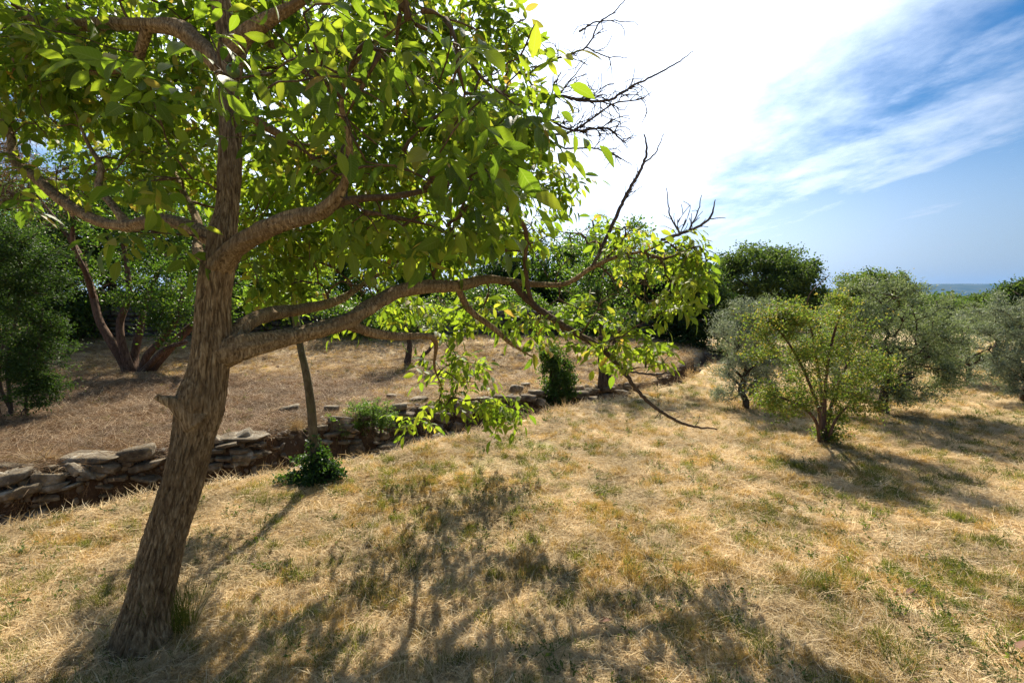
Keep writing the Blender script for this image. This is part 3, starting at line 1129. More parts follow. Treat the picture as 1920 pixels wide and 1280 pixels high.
    # the thin twigs that rise from and hang below the limbs
    blobs = [
        B(60, 330, 90, 60, D + .9, .25, 12), B(200, 330, 110, 60, D + .8, .3, 16), B(300, 260, 80, 60, D + .9, .4, 14),
        B(60, 90, 180, 130, D + .9, .5, 46), B(210, 110, 150, 120, D + .8, .6, 50), B(330, 180, 140, 120, D + 1.4, .6, 50), B(120, 230, 120, 60, D + 1.0, .4, 16),
        B(240, 40, 250, 80, D + 1.6, .7, 60), B(480, 60, 170, 110, D + 1.0, .6, 60), B(640, 80, 150, 110, D + .9, .7, 50), B(560, 230, 170, 110, D + 1.1, .6, 56),
        B(780, 60, 150, 90, D + 1.0, .6, 50), B(800, 200, 150, 110, D + 1.1, .6, 56), B(930, 90, 80, 80, D + 1.2, .5, 24), B(720, 330, 160, 90, D + 1.1, .6, 56),
        B(900, 300, 110, 100, D + 1.3, .5, 44), B(970, 300, 50, 70, D + 1.2, .3, 12),
        B(600, 440, 150, 60, D + 1.6, .5, 42), B(780, 440, 150, 75, D + 1.6, .6, 58), B(940, 430, 120, 70, D + 1.7, .5, 46), B(1080, 440, 70, 60, D + 1.9, .4, 20),
        B(1060, 320, 50, 40, D + 1.5, .2, 6), B(1130, 480, 90, 60, D + 2.0, .4, 34), B(1230, 500, 80, 60, D + 2.0, .35, 36), B(1290, 480, 45, 36, D + 1.9, .2, 16), B(1320, 520, 22, 30, D + 1.9, .15, 7), B(1180, 430, 60, 20, D + 2.2, .3, 12),
        B(1140, 560, 110, 50, D + 1.9, .4, 34), B(1240, 560, 70, 45, D + 1.9, .3, 22), B(1160, 640, 80, 45, D + 1.9, .35, 22), B(1225, 660, 35, 35, D + 1.9, .2, 6),
        B(640, 530, 120, 55, D + 1.5, .4, 28), B(760, 575, 120, 35, D + 1.9, .4, 20), B(900, 580, 100, 50, D + 1.9, .4, 24), B(1010, 600, 60, 40, D + 1.9, .3, 10),
        B(500, 500, 60, 60, D + 1.2, .3, 10),
        B(860, 680, 60, 60, D + 1.9, .3, 18), B(920, 755, 70, 28, D + 2.0, .25, 14), B(780, 790, 32, 18, D + 1.9, .15, 5), B(970, 770, 40, 18, D + 2.0, .15, 5), B(850, 740, 40, 30, D + 1.95, .2, 6),
        # the foliage nearest to the camera
        B(600, 130, 200, 110, 1.45, .2, 14), B(820, 240, 110, 110, 1.5, .15, 12), B(450, 160, 90, 90, 1.6, .2, 6), B(640, 290, 90, 60, 1.6, .15, 5),
        B(100, 140, 140, 120, D + 1.7, .5, 60), B(330, 320, 90, 60, D + 1.6, .4, 26), B(560, 380, 120, 80, D + 1.8, .5, 36), B(40, 40, 120, 80, D + 1.4, .5, 30),
        B(560, 120, 150, 100, 1.9, .3, 9), B(720, 150, 140, 110, 1.9, .3, 10), B(640, 260, 130, 90, 2.0, .25, 7), B(800, 270, 110, 100, 1.9, .25, 10), B(890, 370, 50, 60, 1.75, .15, 5),
        B(480, 240, 90, 90, 2.0, .2, 5), B(330, 180, 90, 60, 2.0, .2, 3), B(880, 130, 80, 80, 1.9, .2, 7), B(980, 100, 50, 70, 2.0, .2, 6), B(700, 30, 200, 30, 1.6, .15, 5),
        B(270, 440, 45, 16, 2.0, .12, 5), B(300, 330, 60, 40, 2.1, .2, 4), B(960, 230, 60, 60, 1.9, .2, 10), B(840, 410, 90, 50, 1.9, .2, 12), B(690, 400, 70, 40, 1.9, .2, 8),
        # crown above the picture
        B(300, -220, 350, 180, D + .8, .8, 26), B(750, -200, 250, 120, D + .8, .7, 12), B(-250, 100, 200, 250, D + .6, .8, 16),
    ]
    tips = np.concatenate([blob_pts(c, r, n, .5, rg) for c, r, n in blobs])
    lp = px_limb(trunk_px[12:])
    paths = grow([lp] + limbs + [dead[10], dead[0]], tips, .0025, .05, .22, .012, .47, rg)
    # leaves
    mats, vari, dirs = [], [], []
    for q in paths:
        p = q['p']
        tl = np.linalg.norm(np.diff(p, axis=0), axis=1).sum()
        tan = p[-1] - p[max(0, len(p) - 3)]
        tan = tan / (np.linalg.norm(tan) + 1e-9)
        k = rg.integers(3, 5)
        for j in range(k):
            ang = rg.uniform(0, 2 * math.pi)
            o = np.array([math.cos(ang), math.sin(ang), rg.uniform(-.9, .25)])
            d = tan * .45 + o * .8
            mats.append(leaf_matrix(p[-1] - tan * rg.uniform(0, .03), d, rg, .45, rg.uniform(.6, .98)))
        m = int(min(5, tl / .10))
        for j in range(m):
            f = rg.uniform(.3, .97)
            i0 = int(f * (len(p) - 1))
            o = rg.normal(0, 1, 3)
            o[2] = rg.uniform(-.9, .2)
            mats.append(leaf_matrix(p[i0], o / np.linalg.norm(o) + tan * .2, rg, .45, rg.uniform(.55, .9)))
    mats = np.array(mats)
    fx_ = project(mats[:, :3, 3])[0]
    mats[:, :3, :3] *= np.interp(fx_, [950, 1150], [1, .84])[:, None, None]
    # openings in the crown
    pp = mats[:, :3, 3]
    hole = fbm(pp[:, 0] * 2.3, pp[:, 1] * 2.3, pp[:, 2] * 2.3, 2, 77)
    hx, hy, hd = project(pp)
    mats = mats[hole + rg.normal(0, .03, len(hole)) > np.interp(hy, [-200, 380, 500], [.355, .375, .48])]
    # keep the open sky on the right and the view of the meadow free of stray sprays
    ends = mats[:, :3, 3] + mats[:, :3, 0] * .2
    ex, ey, ez = project(ends)
    bound = np.interp(ey, [-400, 0, 60, 200, 300, 380, 430, 520, 640, 700, 760, 810], [1050, 1060, 1080, 1060, 1130, 1190, 1330, 1345, 1290, 1260, 1010, 960])
    ok = (ex < bound + rg.normal(0, 6, len(ex)))
    ok &= ~((ey > 655) & (ex < 735) & (ey < 900)) & ~((ey > 690) & (ex > 940) & (ey < 735)) & (ey < 812) | (ez < .3)
    ok &= ~((ex < 350) & (ey > 470) & (ey < 1300)) & ~((ex < 480) & (ey > 560))
    ok &= ~((ex > 335) & (ex < 470) & (ey > 500))
    ok &= (ez > 1.0) | (ez < .0)
    ok &= (ez > 1.75) | (rg.uniform(0, 1, len(ez)) < .5) & (ez > 1.25) | (ez < 0)
    keepmask = rg.uniform(0, 1, len(ex)) < np.where((ex < 240) & (ey > 250), .35, 1.0)
    mats = mats[ok & keepmask]
    ends = mats[:, :3, 3] + mats[:, :3, 0] * .15
    ex, ey, ez = project(ends)
    kind = rg.integers(0, len(LEAFV), len(mats))
    inview = (ex > 0) & (ex < 1920) & (ey > 0) & (ey < 1280) & (ez > .2)
    score = np.where(inview, 1 / np.maximum(ez, .2), 0) * np.linalg.norm(mats[:, :3, 0], axis=1)
    top = set(np.argsort(-score)[:290].tolist())
    mes = []
    for k, (g, V, F4, F3, va, uv) in enumerate(LEAFV):
        me = mesh_np('walnut_leaf', V, [F3, F4], MAT['walnut_leaf'], True, {'var': va, 'luv': uv})
        mes.append(me)
    bl = Matrix.Translation(-Vector(base))
    for i in top:
        o = link('leaf', mes[kind[i]], t)
        o.matrix_local = bl @ Matrix(mats[i].tolist())
    rest = np.array([i for i in range(len(mats)) if i not in top])
    g = Geo()
    for k, (gg, V, F4, F3, va, uv) in enumerate(LEAFV):
        mm = mats[rest[kind[rest] == k]]
        if not len(mm):
            continue
        VV = np.einsum('nij,vj->nvi', mm[:, :3, :3], V) + mm[:, None, :3, 3]
        off = (np.arange(len(mm)) * len(V))[:, None, None]
        vr = (va[None] + rg.uniform(0, .78, len(mm))[:, None]).ravel()
        g.add(VV.reshape(-1, 3), (F3[None] + off).reshape(-1, 3), (F4[None] + off).reshape(-1, 4), var=vr, luv=np.tile(uv, (len(mm), 1)))
    link('foliage', g.mesh('foliage', MAT['walnut_leaf'], True, base), t, 'stuff')
    # living twigs: the stoutest as branches, the rest together
    order = sorted(range(len(paths)), key=lambda i: -paths[i]['load'])
    big = set(order[:60])
    gt = Geo()
    for i, q in enumerate(paths):
        ts = 8 if i in big else 4
        V, F3, F4 = tube(q['p'], q['r'], ts)
        if i in big:
            gb = Geo(); gb.add(V, F3, F4)
            link('branch', gb.mesh('branch', MAT['twig'], True, base), t)
        else:
            gt.add(V, F3, F4)
    link('twigs', gt.mesh('twigs', MAT['twig'], True, base), t, 'stuff')
    # dead wood against the sky
    dtips = []
    dl = dead
    for bb in (B(1060, 150, 70, 60, D + 1.5, .12, 16), B(1120, 180, 80, 45, D + 1.5, .12, 30), B(1090, 230, 90, 45, D + 1.5, .14, 38), B(1150, 250, 60, 40, D + 1.5, .1, 20),
               B(1190, 170, 45, 25, D + 1.5, .08, 10), B(1060, 90, 50, 40, D + 1.4, .08, 8), B(1160, 300, 30, 18, D + 1.5, .05, 4), B(1195, 330, 25, 60, D + 1.8, .05, 5),
               B(1290, 410, 40, 30, D + 1.8, .06, 9), B(1270, 780, 60, 18, D + 1.55, .06, 2), B(1230, 700, 35, 12, D + 1.65, .05, 4), B(1130, 60, 50, 30, D + 1.4, .06, 5)):
        dtips.append(blob_pts(bb[0], bb[1], int(bb[2] * 3.2), .6, rg))
    # bare hanging sprigs around the ditch
    dp = grow([dead[i] for i in range(len(dead))], np.concatenate(dtips), .0021, .035, .12, .016, .28, rg)
    for i, (p, r) in enumerate(dead):
        p, r = resample(p, r, .02)
        p = p + rg.normal(0, .0022, p.shape)
        V, F3, F4 = tube(p, r, 10 if i == 0 else 7)
        g = Geo(); g.add(V, F3, F4)
        o = link('dead_branch', g.mesh('dead_branch', MAT['twig'] if i == 0 else MAT['dead'], True, base), t)
    g = Geo()
    for q in dp:
        V, F3, F4 = tube(q['p'], q['r'], 4)
        g.add(V, F3, F4)
    link('dead_twigs', g.mesh('dead_twigs', MAT['dead'], True, base), t, 'stuff')
    for a, b, d in ((1072, 293, D + 1.45), (437, 133, 1.75), (905, 265, 1.9)):
        V, F = ico(2)
        V = V * np.array([.021, .021, .025]) * (1 + .04 * (noise3(V[:, 0] * 3, V[:, 1] * 3, V[:, 2] * 3, 3) - .5))[:, None]
        o = link('walnut', mesh_np('walnut', V, F, MAT['nut'], True), t)
        o.location = [float(v) for v in (W(a, b, d) - base)]
    print('walnut leaves', len(mats), 'paths', len(paths), 'dead', len(dp))


def ico(sub):
    import bmesh
    bm = bmesh.new()
    bmesh.ops.create_icosphere(bm, subdivisions=sub, radius=1)
    V = np.array([v.co[:] for v in bm.verts])
    F = np.array([[v.index for v in f.verts] for f in bm.faces])
    bm.free()
    return V, F


build_walnut()


# ------------------------------------------------------------------ the other trees and shrubs
def T(px, py, d=None):
    """a base point on the ground at pixel (px, py), or on the ground at distance d below that column"""
    if d is None:
        return G(px, py)
    x = W(px, 640, d)[0]
    return np.array([x, d, float(height(x, d))])


def limb_from(base, pts, w0):
    P, Rr = [base - np.array([0, 0, .08])], [w0 * .5 * base[1] / FPX]
    for a, b, d, w in pts:
        P.append(W(a, b, d)); Rr.append(w * .5 * d / FPX)
    return np.array(P), np.array(Rr)


def simple_limbs(base, top, r0, n=4, seed=0, spread=.5, fork=.35):
    """a trunk to `top` with a few limbs leaving it"""
    rg = np.random.default_rng(seed)
    base, top = np.asarray(base, float), np.asarray(top, float)
    h = top - base
    H = np.linalg.norm(h)
    P = [base - np.array([0, 0, .1])] + [base + h * f + rg.normal(0, .035, 3) * H * np.array([1, 1, .2]) for f in (.15, .35, .6, .85, 1)]
    L = [(np.array(P), np.array([r0 * 1.15, r0, r0 * .8, r0 * .6, r0 * .4, r0 * .2]))]
    for k in range(n):
        f = fork + (1 - fork) * .6 * k / max(1, n)
        a = base + h * f
        ang = rg.uniform(0, 2 * math.pi) if k else 0
        ang = k * 2.4 + rg.uniform(-.4, .4)
        o = np.array([math.cos(ang), math.sin(ang), 0]) * H * spread * rg.uniform(.6, 1)
        Q = [a, a + o * .35 + np.array([0, 0, H * .14]), a + o * .8 + np.array([0, 0, H * rg.uniform(.2, .4)])]
        L.append((np.array(Q), np.array([r0 * .55, r0 * .35, r0 * .12])))
    return L


def build_trees():
    # --- many-stemmed tree on the far terrace
    b = T(255, 700)
    d = b[1]
    L = [limb_from(b + [-.12, 0, 0], [(228, 672, d, 17), (205, 635, d, 15), (186, 600, d + .1, 13), (172, 545, d + .3, 12), (150, 480, d + .5, 10), (118, 430, d + .7, 7), (80, 380, d + .8, 4)], 20),
         limb_from(b + [-.05, 0, 0], [(236, 670, d - .1, 16), (226, 630, d - .1, 13), (226, 600, d, 12), (240, 560, d, 11), (238, 500, d + .2, 9), (225, 430, d + .3, 6)], 18),
         limb_from(b, [(252, 670, d + .3, 14), (262, 620, d + .4, 12), (272, 570, d + .5, 10), (300, 500, d + .6, 7)], 16),
         limb_from(b + [.08, 0, 0], [(275, 668, d, 14), (300, 640, d, 12), (330, 600, d, 10), (345, 540, d, 7)], 16),
         limb_from(b + [.15, .1, 0], [(300, 672, d + .1, 18), (345, 625, d + .2, 15), (385, 590, d + .3, 13), (420, 540, d + .4, 10), (450, 480, d + .5, 6)], 20),
         limb_from(b + [.1, -.1, 0], [(284, 680, d - .2, 12), (310, 655, d - .3, 10), (350, 640, d - .4, 7)], 14),
         (np.array([W(176, 560, d + .25), W(160, 510, d - .2), W(137, 460, d - .4), W(140, 400, d - .5)]), np.array([.055, .05, .045, .03]))]
    make_tree('stone_oak', 'dark tree with seven reddish stems fanning out from one foot on the needle-strewn terrace', 'tree', L,
              [B(110, 400, 110, 80, d + .6, .9, 60), B(240, 430, 120, 90, d + .3, 1.0, 70), B(300, 540, 80, 70, d, .8, 50), B(350, 450, 90, 90, d + .6, .8, 50), B(170, 300, 140, 80, d + .6, .9, 60),
               B(320, 320, 110, 90, d + .6, .9, 50), B(200, 520, 70, 50, d + .5, .5, 24), B(430, 520, 60, 60, d + .7, .6, 24), B(300, 620, 50, 25, d - .2, .3, 12), B(330, 590, 50, 30, d - .3, .3, 14)],
              MAT['mid_leaf'], MAT['rbark'], 36000, .07, .55, seed=5, extra='trunks', clump=9, spread=.10)
    # --- evergreen shrub at the left edge
    b = T(22, 785)
    d = b[1]
    L = [limb_from(b, [(18, 740, d, 7), (14, 680, d, 6), (30, 600, d, 5), (40, 500, d, 3)], 8),
         limb_from(b + [.1, .1, 0], [(50, 740, d, 5), (70, 660, d, 4), (80, 580, d, 3)], 6),
         limb_from(b + [-.25, .1, 0], [(-10, 740, d, 7), (-25, 660, d, 6), (-30, 560, d, 4)], 8),
         limb_from(b + [-.12, .2, 0], [(0, 720, d, 6), (12, 620, d, 4)], 7)]
    make_tree('evergreen_shrub', 'tall dark evergreen shrub with small glossy leaves at the left end of the terrace', 'shrub', L,
              [B(50, 560, 70, 110, d, .5, 90), B(10, 480, 90, 90, d, .5, 60), B(75, 660, 50, 80, d, .4, 60), B(-60, 600, 90, 160, d, .5, 60), B(90, 730, 30, 40, d, .2, 22), B(30, 690, 40, 50, d, .3, 26), B(30, 770, 16, 20, d - .1, .1, 5)],
              MAT['dark_leaf'], MAT['dbark'], 42000, .036, .5, seed=6, clump=10, spread=.06, shell=.5, hole=.35)
    # --- rust-coloured tree behind
    b = T(-190, 0, 8.8)
    L = simple_limbs(b, W(-60, 260, 8.8), .10, 6, 3, .5)
    make_tree('withered_conifer', 'rusty brown withered conifer standing behind the terrace at the far left', 'tree', L,
              [B(50, 300, 90, 70, 8.8, .6, 90), B(10, 380, 80, 50, 8.8, .5, 60), B(110, 370, 50, 40, 8.8, .4, 36), B(-80, 280, 120, 120, 8.8, .8, 50)],
              MAT['rust_leaf'], MAT['rbark'], 17000, .075, .13, seed=7, clump=12, spread=.10, group=None)
    # --- trees behind the rear wall, left to right
    back = [
        (-60, 13.2, 300, 5.2, 110, 'dark_leaf', 'dark tree filling the left edge behind the evergreen shrub'),
        (190, 15.4, 300, 5.2, 110, 'dark_leaf', 'dark tree directly behind the fanned reddish stems'),
        (430, 15.8, 330, 5.2, 100, 'mid_leaf', 'green tree hidden behind the leaning walnut trunk'),
        (60, 16.5, 330, 5.2, 110, 'mid_leaf', 'bushy green tree rising above the rear wall behind the evergreen shrub'),
        (330, 17.0, 250, 5.6, 130, 'mid_leaf', 'tall leafy tree behind the rear wall, seen past the fanned stems'),
        (520, 15.6, 470, 3.6, 90, 'lime_leaf', 'light lime-green small tree just right of the leaning walnut trunk, behind the wall'),
        (640, 18.5, 420, 4.2, 120, 'mid_leaf', 'rounded green tree behind the rear wall above the thin sapling'),
        (800, 17.5, 430, 4.2, 110, 'mid_leaf', 'green tree behind the rear wall above the twin-stemmed bush'),
        (960, 19.0, 440, 4.4, 110, 'dark_leaf', 'dark tree behind the wall, hidden by the hanging walnut sprays'),
        (1120, 18.0, 415, 4.6, 120, 'mid_leaf', 'tree whose pointed top shows beneath the bare upright twig'),
        (1235, 15.5, 470, 4.0, 90, 'dark_leaf', 'dark leafy tree in the corner where the ditch ends'),
    ]
    for i, (px, dd, py, hgt, rx, mk, lab) in enumerate(back):
        b = T(px, 0, dd)
        top = W(px, py, dd)
        L = simple_limbs(b, top, .13, 6, 20 + i, .55, .25)
        H = top[2] - b[2]
        ym = (py + 600) / 2
        bl = [B(px, 575, rx * .9, 30, dd - .5, 1.0, 34), B(px, py + 60, rx * .75, 60, dd, 1.2, 46), B(px - rx * .4, ym, rx * .7, 60, dd, 1.3, 46), B(px + rx * .45, ym + 10, rx * .7, 60, dd - .2, 1.3, 46), B(px, ym + 60, rx, 45, dd - .3, 1.3, 44)]
        make_tree('broadleaf_tree', lab, 'tree', L, bl, MAT[mk], MAT['dbark'], 24000, .12, .6, group='trees behind the rear stone wall', seed=40 + i, clump=9, spread=.2, step=.25)
    # --- twin-stemmed small tree on the bank
    b = T(762, 682)
    d = b[1]
    L = [limb_from(b, [(766, 665, d, 11), (768, 645, d, 9), (760, 610, d, 6), (750, 570, d, 3)], 15),
         limb_from(b + [.35, 0, 0], [(792, 668, d, 7), (806, 655, d, 6), (820, 620, d, 4)], 8)]
    make_tree('hawthorn_bush', 'small twin-stemmed bush with a short mossy stem on the sunny bank', 'bush', L,
              [B(750, 590, 60, 40, d, .7, 40), B(820, 590, 50, 40, d, .6, 30)], MAT['mid_leaf'], MAT['dbark'], 7000, .06, .55, seed=9, clump=8, spread=.09)
    # --- dark-trunked tree by the end of the ditch
    b = T(1130, 724)
    d = b[1]
    L = [limb_from(b, [(1130, 700, d, 15), (1127, 660, d, 12), (1128, 600, d, 10), (1120, 540, d, 6)], 24),
         limb_from(b + [.06, 0, 0], [(1142, 700, d, 10), (1150, 680, d, 8), (1152, 640, d, 6), (1180, 580, d, 3)], 12)]
    make_tree('ditch_side_tree', 'slim dark-trunked forked tree on the far edge of the ditch', 'tree', L,
              [B(1090, 560, 70, 50, d, .7, 40), B(1170, 540, 80, 60, d + .3, .8, 50), B(1120, 490, 90, 40, d + .4, .7, 40)],
              MAT['mid_leaf'], MAT['dbark'], 11000, .055, .55, seed=10, clump=8, spread=.09)
    # --- thin sapling with ivy at its foot
    b = T(592, 902)
    d = b[1]
    L = [limb_from(b, [(592, 860, d, 18), (588, 820, d, 17), (583, 760, d, 16), (574, 700, d, 14), (563, 650, d + .05, 12), (555, 600, d + .1, 12), (550, 540, d + .2, 10), (545, 470, d + .2, 8), (560, 380, d + .3, 5), (555, 300, d + .3, 3)], 26)]
    make_tree('thin_sapling', 'thin curved sapling trunk standing on the ditch bank right of the leaning walnut', 'tree', L,
              [B(545, 450, 70, 70, d + .3, .5, 26), B(580, 350, 80, 80, d + .3, .5, 26), B(520, 560, 50, 40, d + .3, .4, 12)], MAT['lime_leaf'], MAT['gbark'], 2600, .075, .5, seed=11, clump=6, spread=.07, rt=.003, step=.08, seg=10)
    for (px, py, bx, by, rx, ry, nm, lab, n, ls) in (
            (590, 892, 592, 925, 42, 30, 'ivy', 'dark ivy clump wrapped round the foot of the thin sapling', 4200, .030),
            ):
        b2 = np.array([b[0], b[1], b[2]])
        kk = d / FPX
        L2 = [(np.array([b2 + [.03, -.05, -.03], b2 + [.04, -.06, .10], b2 + [.02, -.05, .28]]), np.array([.012, .01, .005]))]
        make_tree(nm, lab, 'ivy', L2, [(b2 + [0.02, -.03, .06], np.array([rx * kk * .9, rx * kk * .8, ry * kk * 1.7]), 80), (b2 + [0, 0, .2], np.array([.07, .07, .16]), 18), (b2 + [-.12, -.1, .04], np.array([.16, .12, .08]), 20), (b2 + [.16, 0, .08], np.array([.1, .1, .12]), 14)],
                  MAT['ivy_leaf'], MAT['dbark'], int(n * 1.4), ls, .8, seed=12, clump=8, spread=.025, rt=.002, step=.05, crown='foliage')
    # --- ivy-clad stump
    b = T(1042, 762)
    d = b[1]
    L = [(np.array([b - [0, 0, .05], b + [-.02, 0, .3], b + [-.05, 0, .75], b + [-.06, .02, 1.02]]), np.array([.10, .085, .06, .03]))]
    make_tree('ivy_clad_stump', 'upright stump smothered in dark green ivy beside the ditch', 'stump', L,
              [(b + [-.05, 0, .5], np.array([.22, .2, .42]), 90), (b + [.06, -.05, .2], np.array([.27, .22, .24]), 60), (b + [-.12, 0, .9], np.array([.2, .16, .2]), 50), (b + [.2, 0, .55], np.array([.16, .16, .3]), 30)],
              MAT['mid_leaf'], MAT['dbark'], 13000, .038, .8, seed=13, clump=9, spread=.05, hole=.42, crown='ivy', shell=.25)
    # --- small bright shrub on the wall
    b = T(700, 812)
    d = b[1]
    L = [limb_from(b + [a, 0, 0], [(700 + a * 160, 790, d, 4), (700 + a * 260, 765, d, 2)], 5) for a in (-.12, 0, .1)]
    make_tree('green_shrub', 'small bright green shrub growing out of the ruined stretch of wall', 'shrub', L,
              [B(690, 770, 34, 26, d, .2, 50), B(672, 795, 26, 26, d, .18, 34), B(722, 780, 22, 24, d, .16, 26)], MAT['bush_leaf'], MAT['dbark'], 6500, .026, .5, seed=14, clump=8, spread=.03, rt=.002, step=.06, nb=(0, 0, .9))
    b = T(722, 818)
    L = [limb_from(b + [a, 0, 0], [(722 + a * 160, 800, b[1], 3), (722 + a * 260, 790, b[1], 1.5)], 4) for a in (-.05, .06)]
    make_tree('withered_tuft', 'small red-brown withered tuft at the right foot of the bright green shrub', 'plant', L,
              [B(722, 795, 16, 16, b[1], .1, 26)], MAT['rust_leaf'], MAT['dbark'], 1500, .028, .35, seed=15, clump=8, spread=.02, rt=.002, step=.06)
    # --- right-hand group
    b = T(1545, 832)
    d = b[1]
    L = [limb_from(b, [(1545, 800, d, 9), (1546, 760, d, 7), (1550, 700, d, 5), (1560, 640, d, 5), (1575, 590, d, 3)], 20),
         limb_from(b + [-.02, 0, 0], [(1538, 780, d, 8), (1520, 725, d, 6), (1495, 670, d, 4.5), (1465, 625, d, 3.5), (1435, 595, d, 3)], 14),
         limb_from(b + [-.04, 0, 0], [(1530, 790, d - .1, 6), (1500, 760, d - .2, 5), (1450, 740, d - .3, 3)], 8),
         limb_from(b + [.02, .02, 0], [(1556, 770, d + .1, 7), (1580, 700, d + .2, 5), (1610, 640, d + .3, 3)], 10),
         limb_from(b + [.03, 0, 0], [(1565, 790, d - .1, 5), (1590, 760, d - .1, 3)], 7),
         limb_from(b + [0, .05, 0], [(1540, 740, d + .2, 7), (1525, 640, d + .2, 4), (1515, 560, d + .2, 2.2), (1555, 515, d + .2, 1.5)], 10),]
    make_tree('yellowing_tree', 'small many-stemmed tree with yellow-green leaves, foremost on the open meadow', 'tree', L,
              [B(1450, 600, 50, 28, d, .25, 42), B(1510, 590, 60, 26, d, .3, 40), B(1520, 660, 70, 40, d, .4, 50), B(1590, 620, 55, 40, d, .4, 40), B(1470, 745, 60, 34, d - .2, .25, 50), B(1620, 760, 30, 30, d, .2, 20),
               B(1590, 730, 60, 40, d, .3, 50), B(1640, 690, 40, 40, d, .3, 30), B(1420, 640, 30, 40, d, .2, 20), B(1560, 800, 26, 30, d, .16, 30), B(1440, 755, 20, 14, d - .2, .1, 8), B(1570, 560, 40, 20, d + .1, .2, 10), B(1500, 700, 40, 50, d, .3, 20)],
              MAT['yellow_leaf'], MAT['rbark'], 34000, .029, .55, seed=16, clump=7, spread=.05, rt=.0012, power=.36, step=.07, nb=(0, 0, .8), hole=.36)
    # olives
    def olive(px, py, crown_blobs, mk, lab, n, seed, w=18, ls=.045, dd=None, spread=.05, h=.55):
        b = T(px, py) if dd is None else T(px, 0, dd)
        d = b[1]
        ty = sum(c[1] for c in crown_blobs) / len(crown_blobs)
        cx = sum(c[0] for c in crown_blobs) / len(crown_blobs)
        L = simple_limbs(b, W(cx * .6 + px * .4, ty, d), w * .5 * d / FPX, 6, seed, .55, .3)
        bl = [B(a, c, rx * 1.12, ry * 1.12, d, max(rx * d / FPX * .9, .2), k) for a, c, rx, ry, k in crown_blobs]
        return make_tree('olive_tree', lab, 'tree', L, bl, MAT[mk], MAT['dbark'], int(n * 1.25), ls * 1.08, .24, group='olive trees on the meadow', seed=seed, clump=9, spread=spread, rt=.003, step=.1, gv=.5, up=.35)
    olive(1396, 766, [(1385, 620, 52, 55, 70), (1375, 700, 52, 36, 60), (1420, 650, 46, 55, 60), (1400, 590, 30, 30, 30), (1360, 735, 26, 16, 16), (1425, 720, 30, 30, 24)], 'silver_leaf',
          'silvery olive tree just left of the yellowing tree', 20000, 50, 13, .040)
    olive(1413, 746, [(1440, 600, 60, 50, 60), (1410, 640, 55, 50, 50), (1450, 670, 50, 50, 40)], 'olive_leaf', 'olive tree half hidden behind the silvery olive', 13000, 51, 16, .045)
    olive(1658, 776, [(1650, 590, 75, 45, 90), (1700, 610, 75, 50, 90), (1640, 680, 75, 50, 80), (1720, 690, 70, 50, 80), (1610, 620, 50, 60, 50), (1690, 740, 50, 22, 36), (1650, 545, 50, 24, 34), (1600, 720, 34, 30, 30), (1760, 640, 50, 50, 60), (1770, 700, 34, 34, 30), (1570, 660, 34, 50, 24), (1650, 725, 60, 26, 40), (1690, 540, 24, 16, 14)], 'olive_leaf',
          'largest full-crowned olive tree right of the yellowing tree', 42000, 52, 18, .045)
    olive(1815, 718, [(1800, 620, 50, 40, 50), (1850, 640, 50, 45, 50), (1830, 670, 45, 28, 40), (1780, 660, 30, 30, 20)], 'olive_leaf', 'small grey-green olive tree standing between the two big olives', 15000, 53, 9, .055)
    olive(1925, 752, [(1900, 610, 60, 60, 80), (1870, 660, 50, 50, 60), (1900, 710, 45, 25, 40), (1960, 620, 60, 80, 60)], 'silver_leaf', 'olive tree cut off by the right edge of the picture', 24000, 54, 14, .045)
    olive(1560, 722, [(1560, 610, 60, 36, 44), (1600, 640, 40, 40, 30), (1520, 640, 45, 36, 30)], 'olive_leaf', 'olive tree glimpsed behind the stems of the yellowing tree', 12000, 55, 10, .06)
    olive(1760, 0, [(1765, 600, 40, 26, 30), (1800, 590, 36, 24, 30), (1735, 610, 30, 24, 20)], 'olive_leaf', 'farther olive tree showing over the small grey-green one', 9000, 56, 9, .08, dd=13)
    olive(1868, 0, [(1860, 606, 40, 24, 30), (1895, 600, 34, 24, 26)], 'olive_leaf', 'farther olive tree behind the one at the right edge', 9000, 57, 9, .08, dd=15)
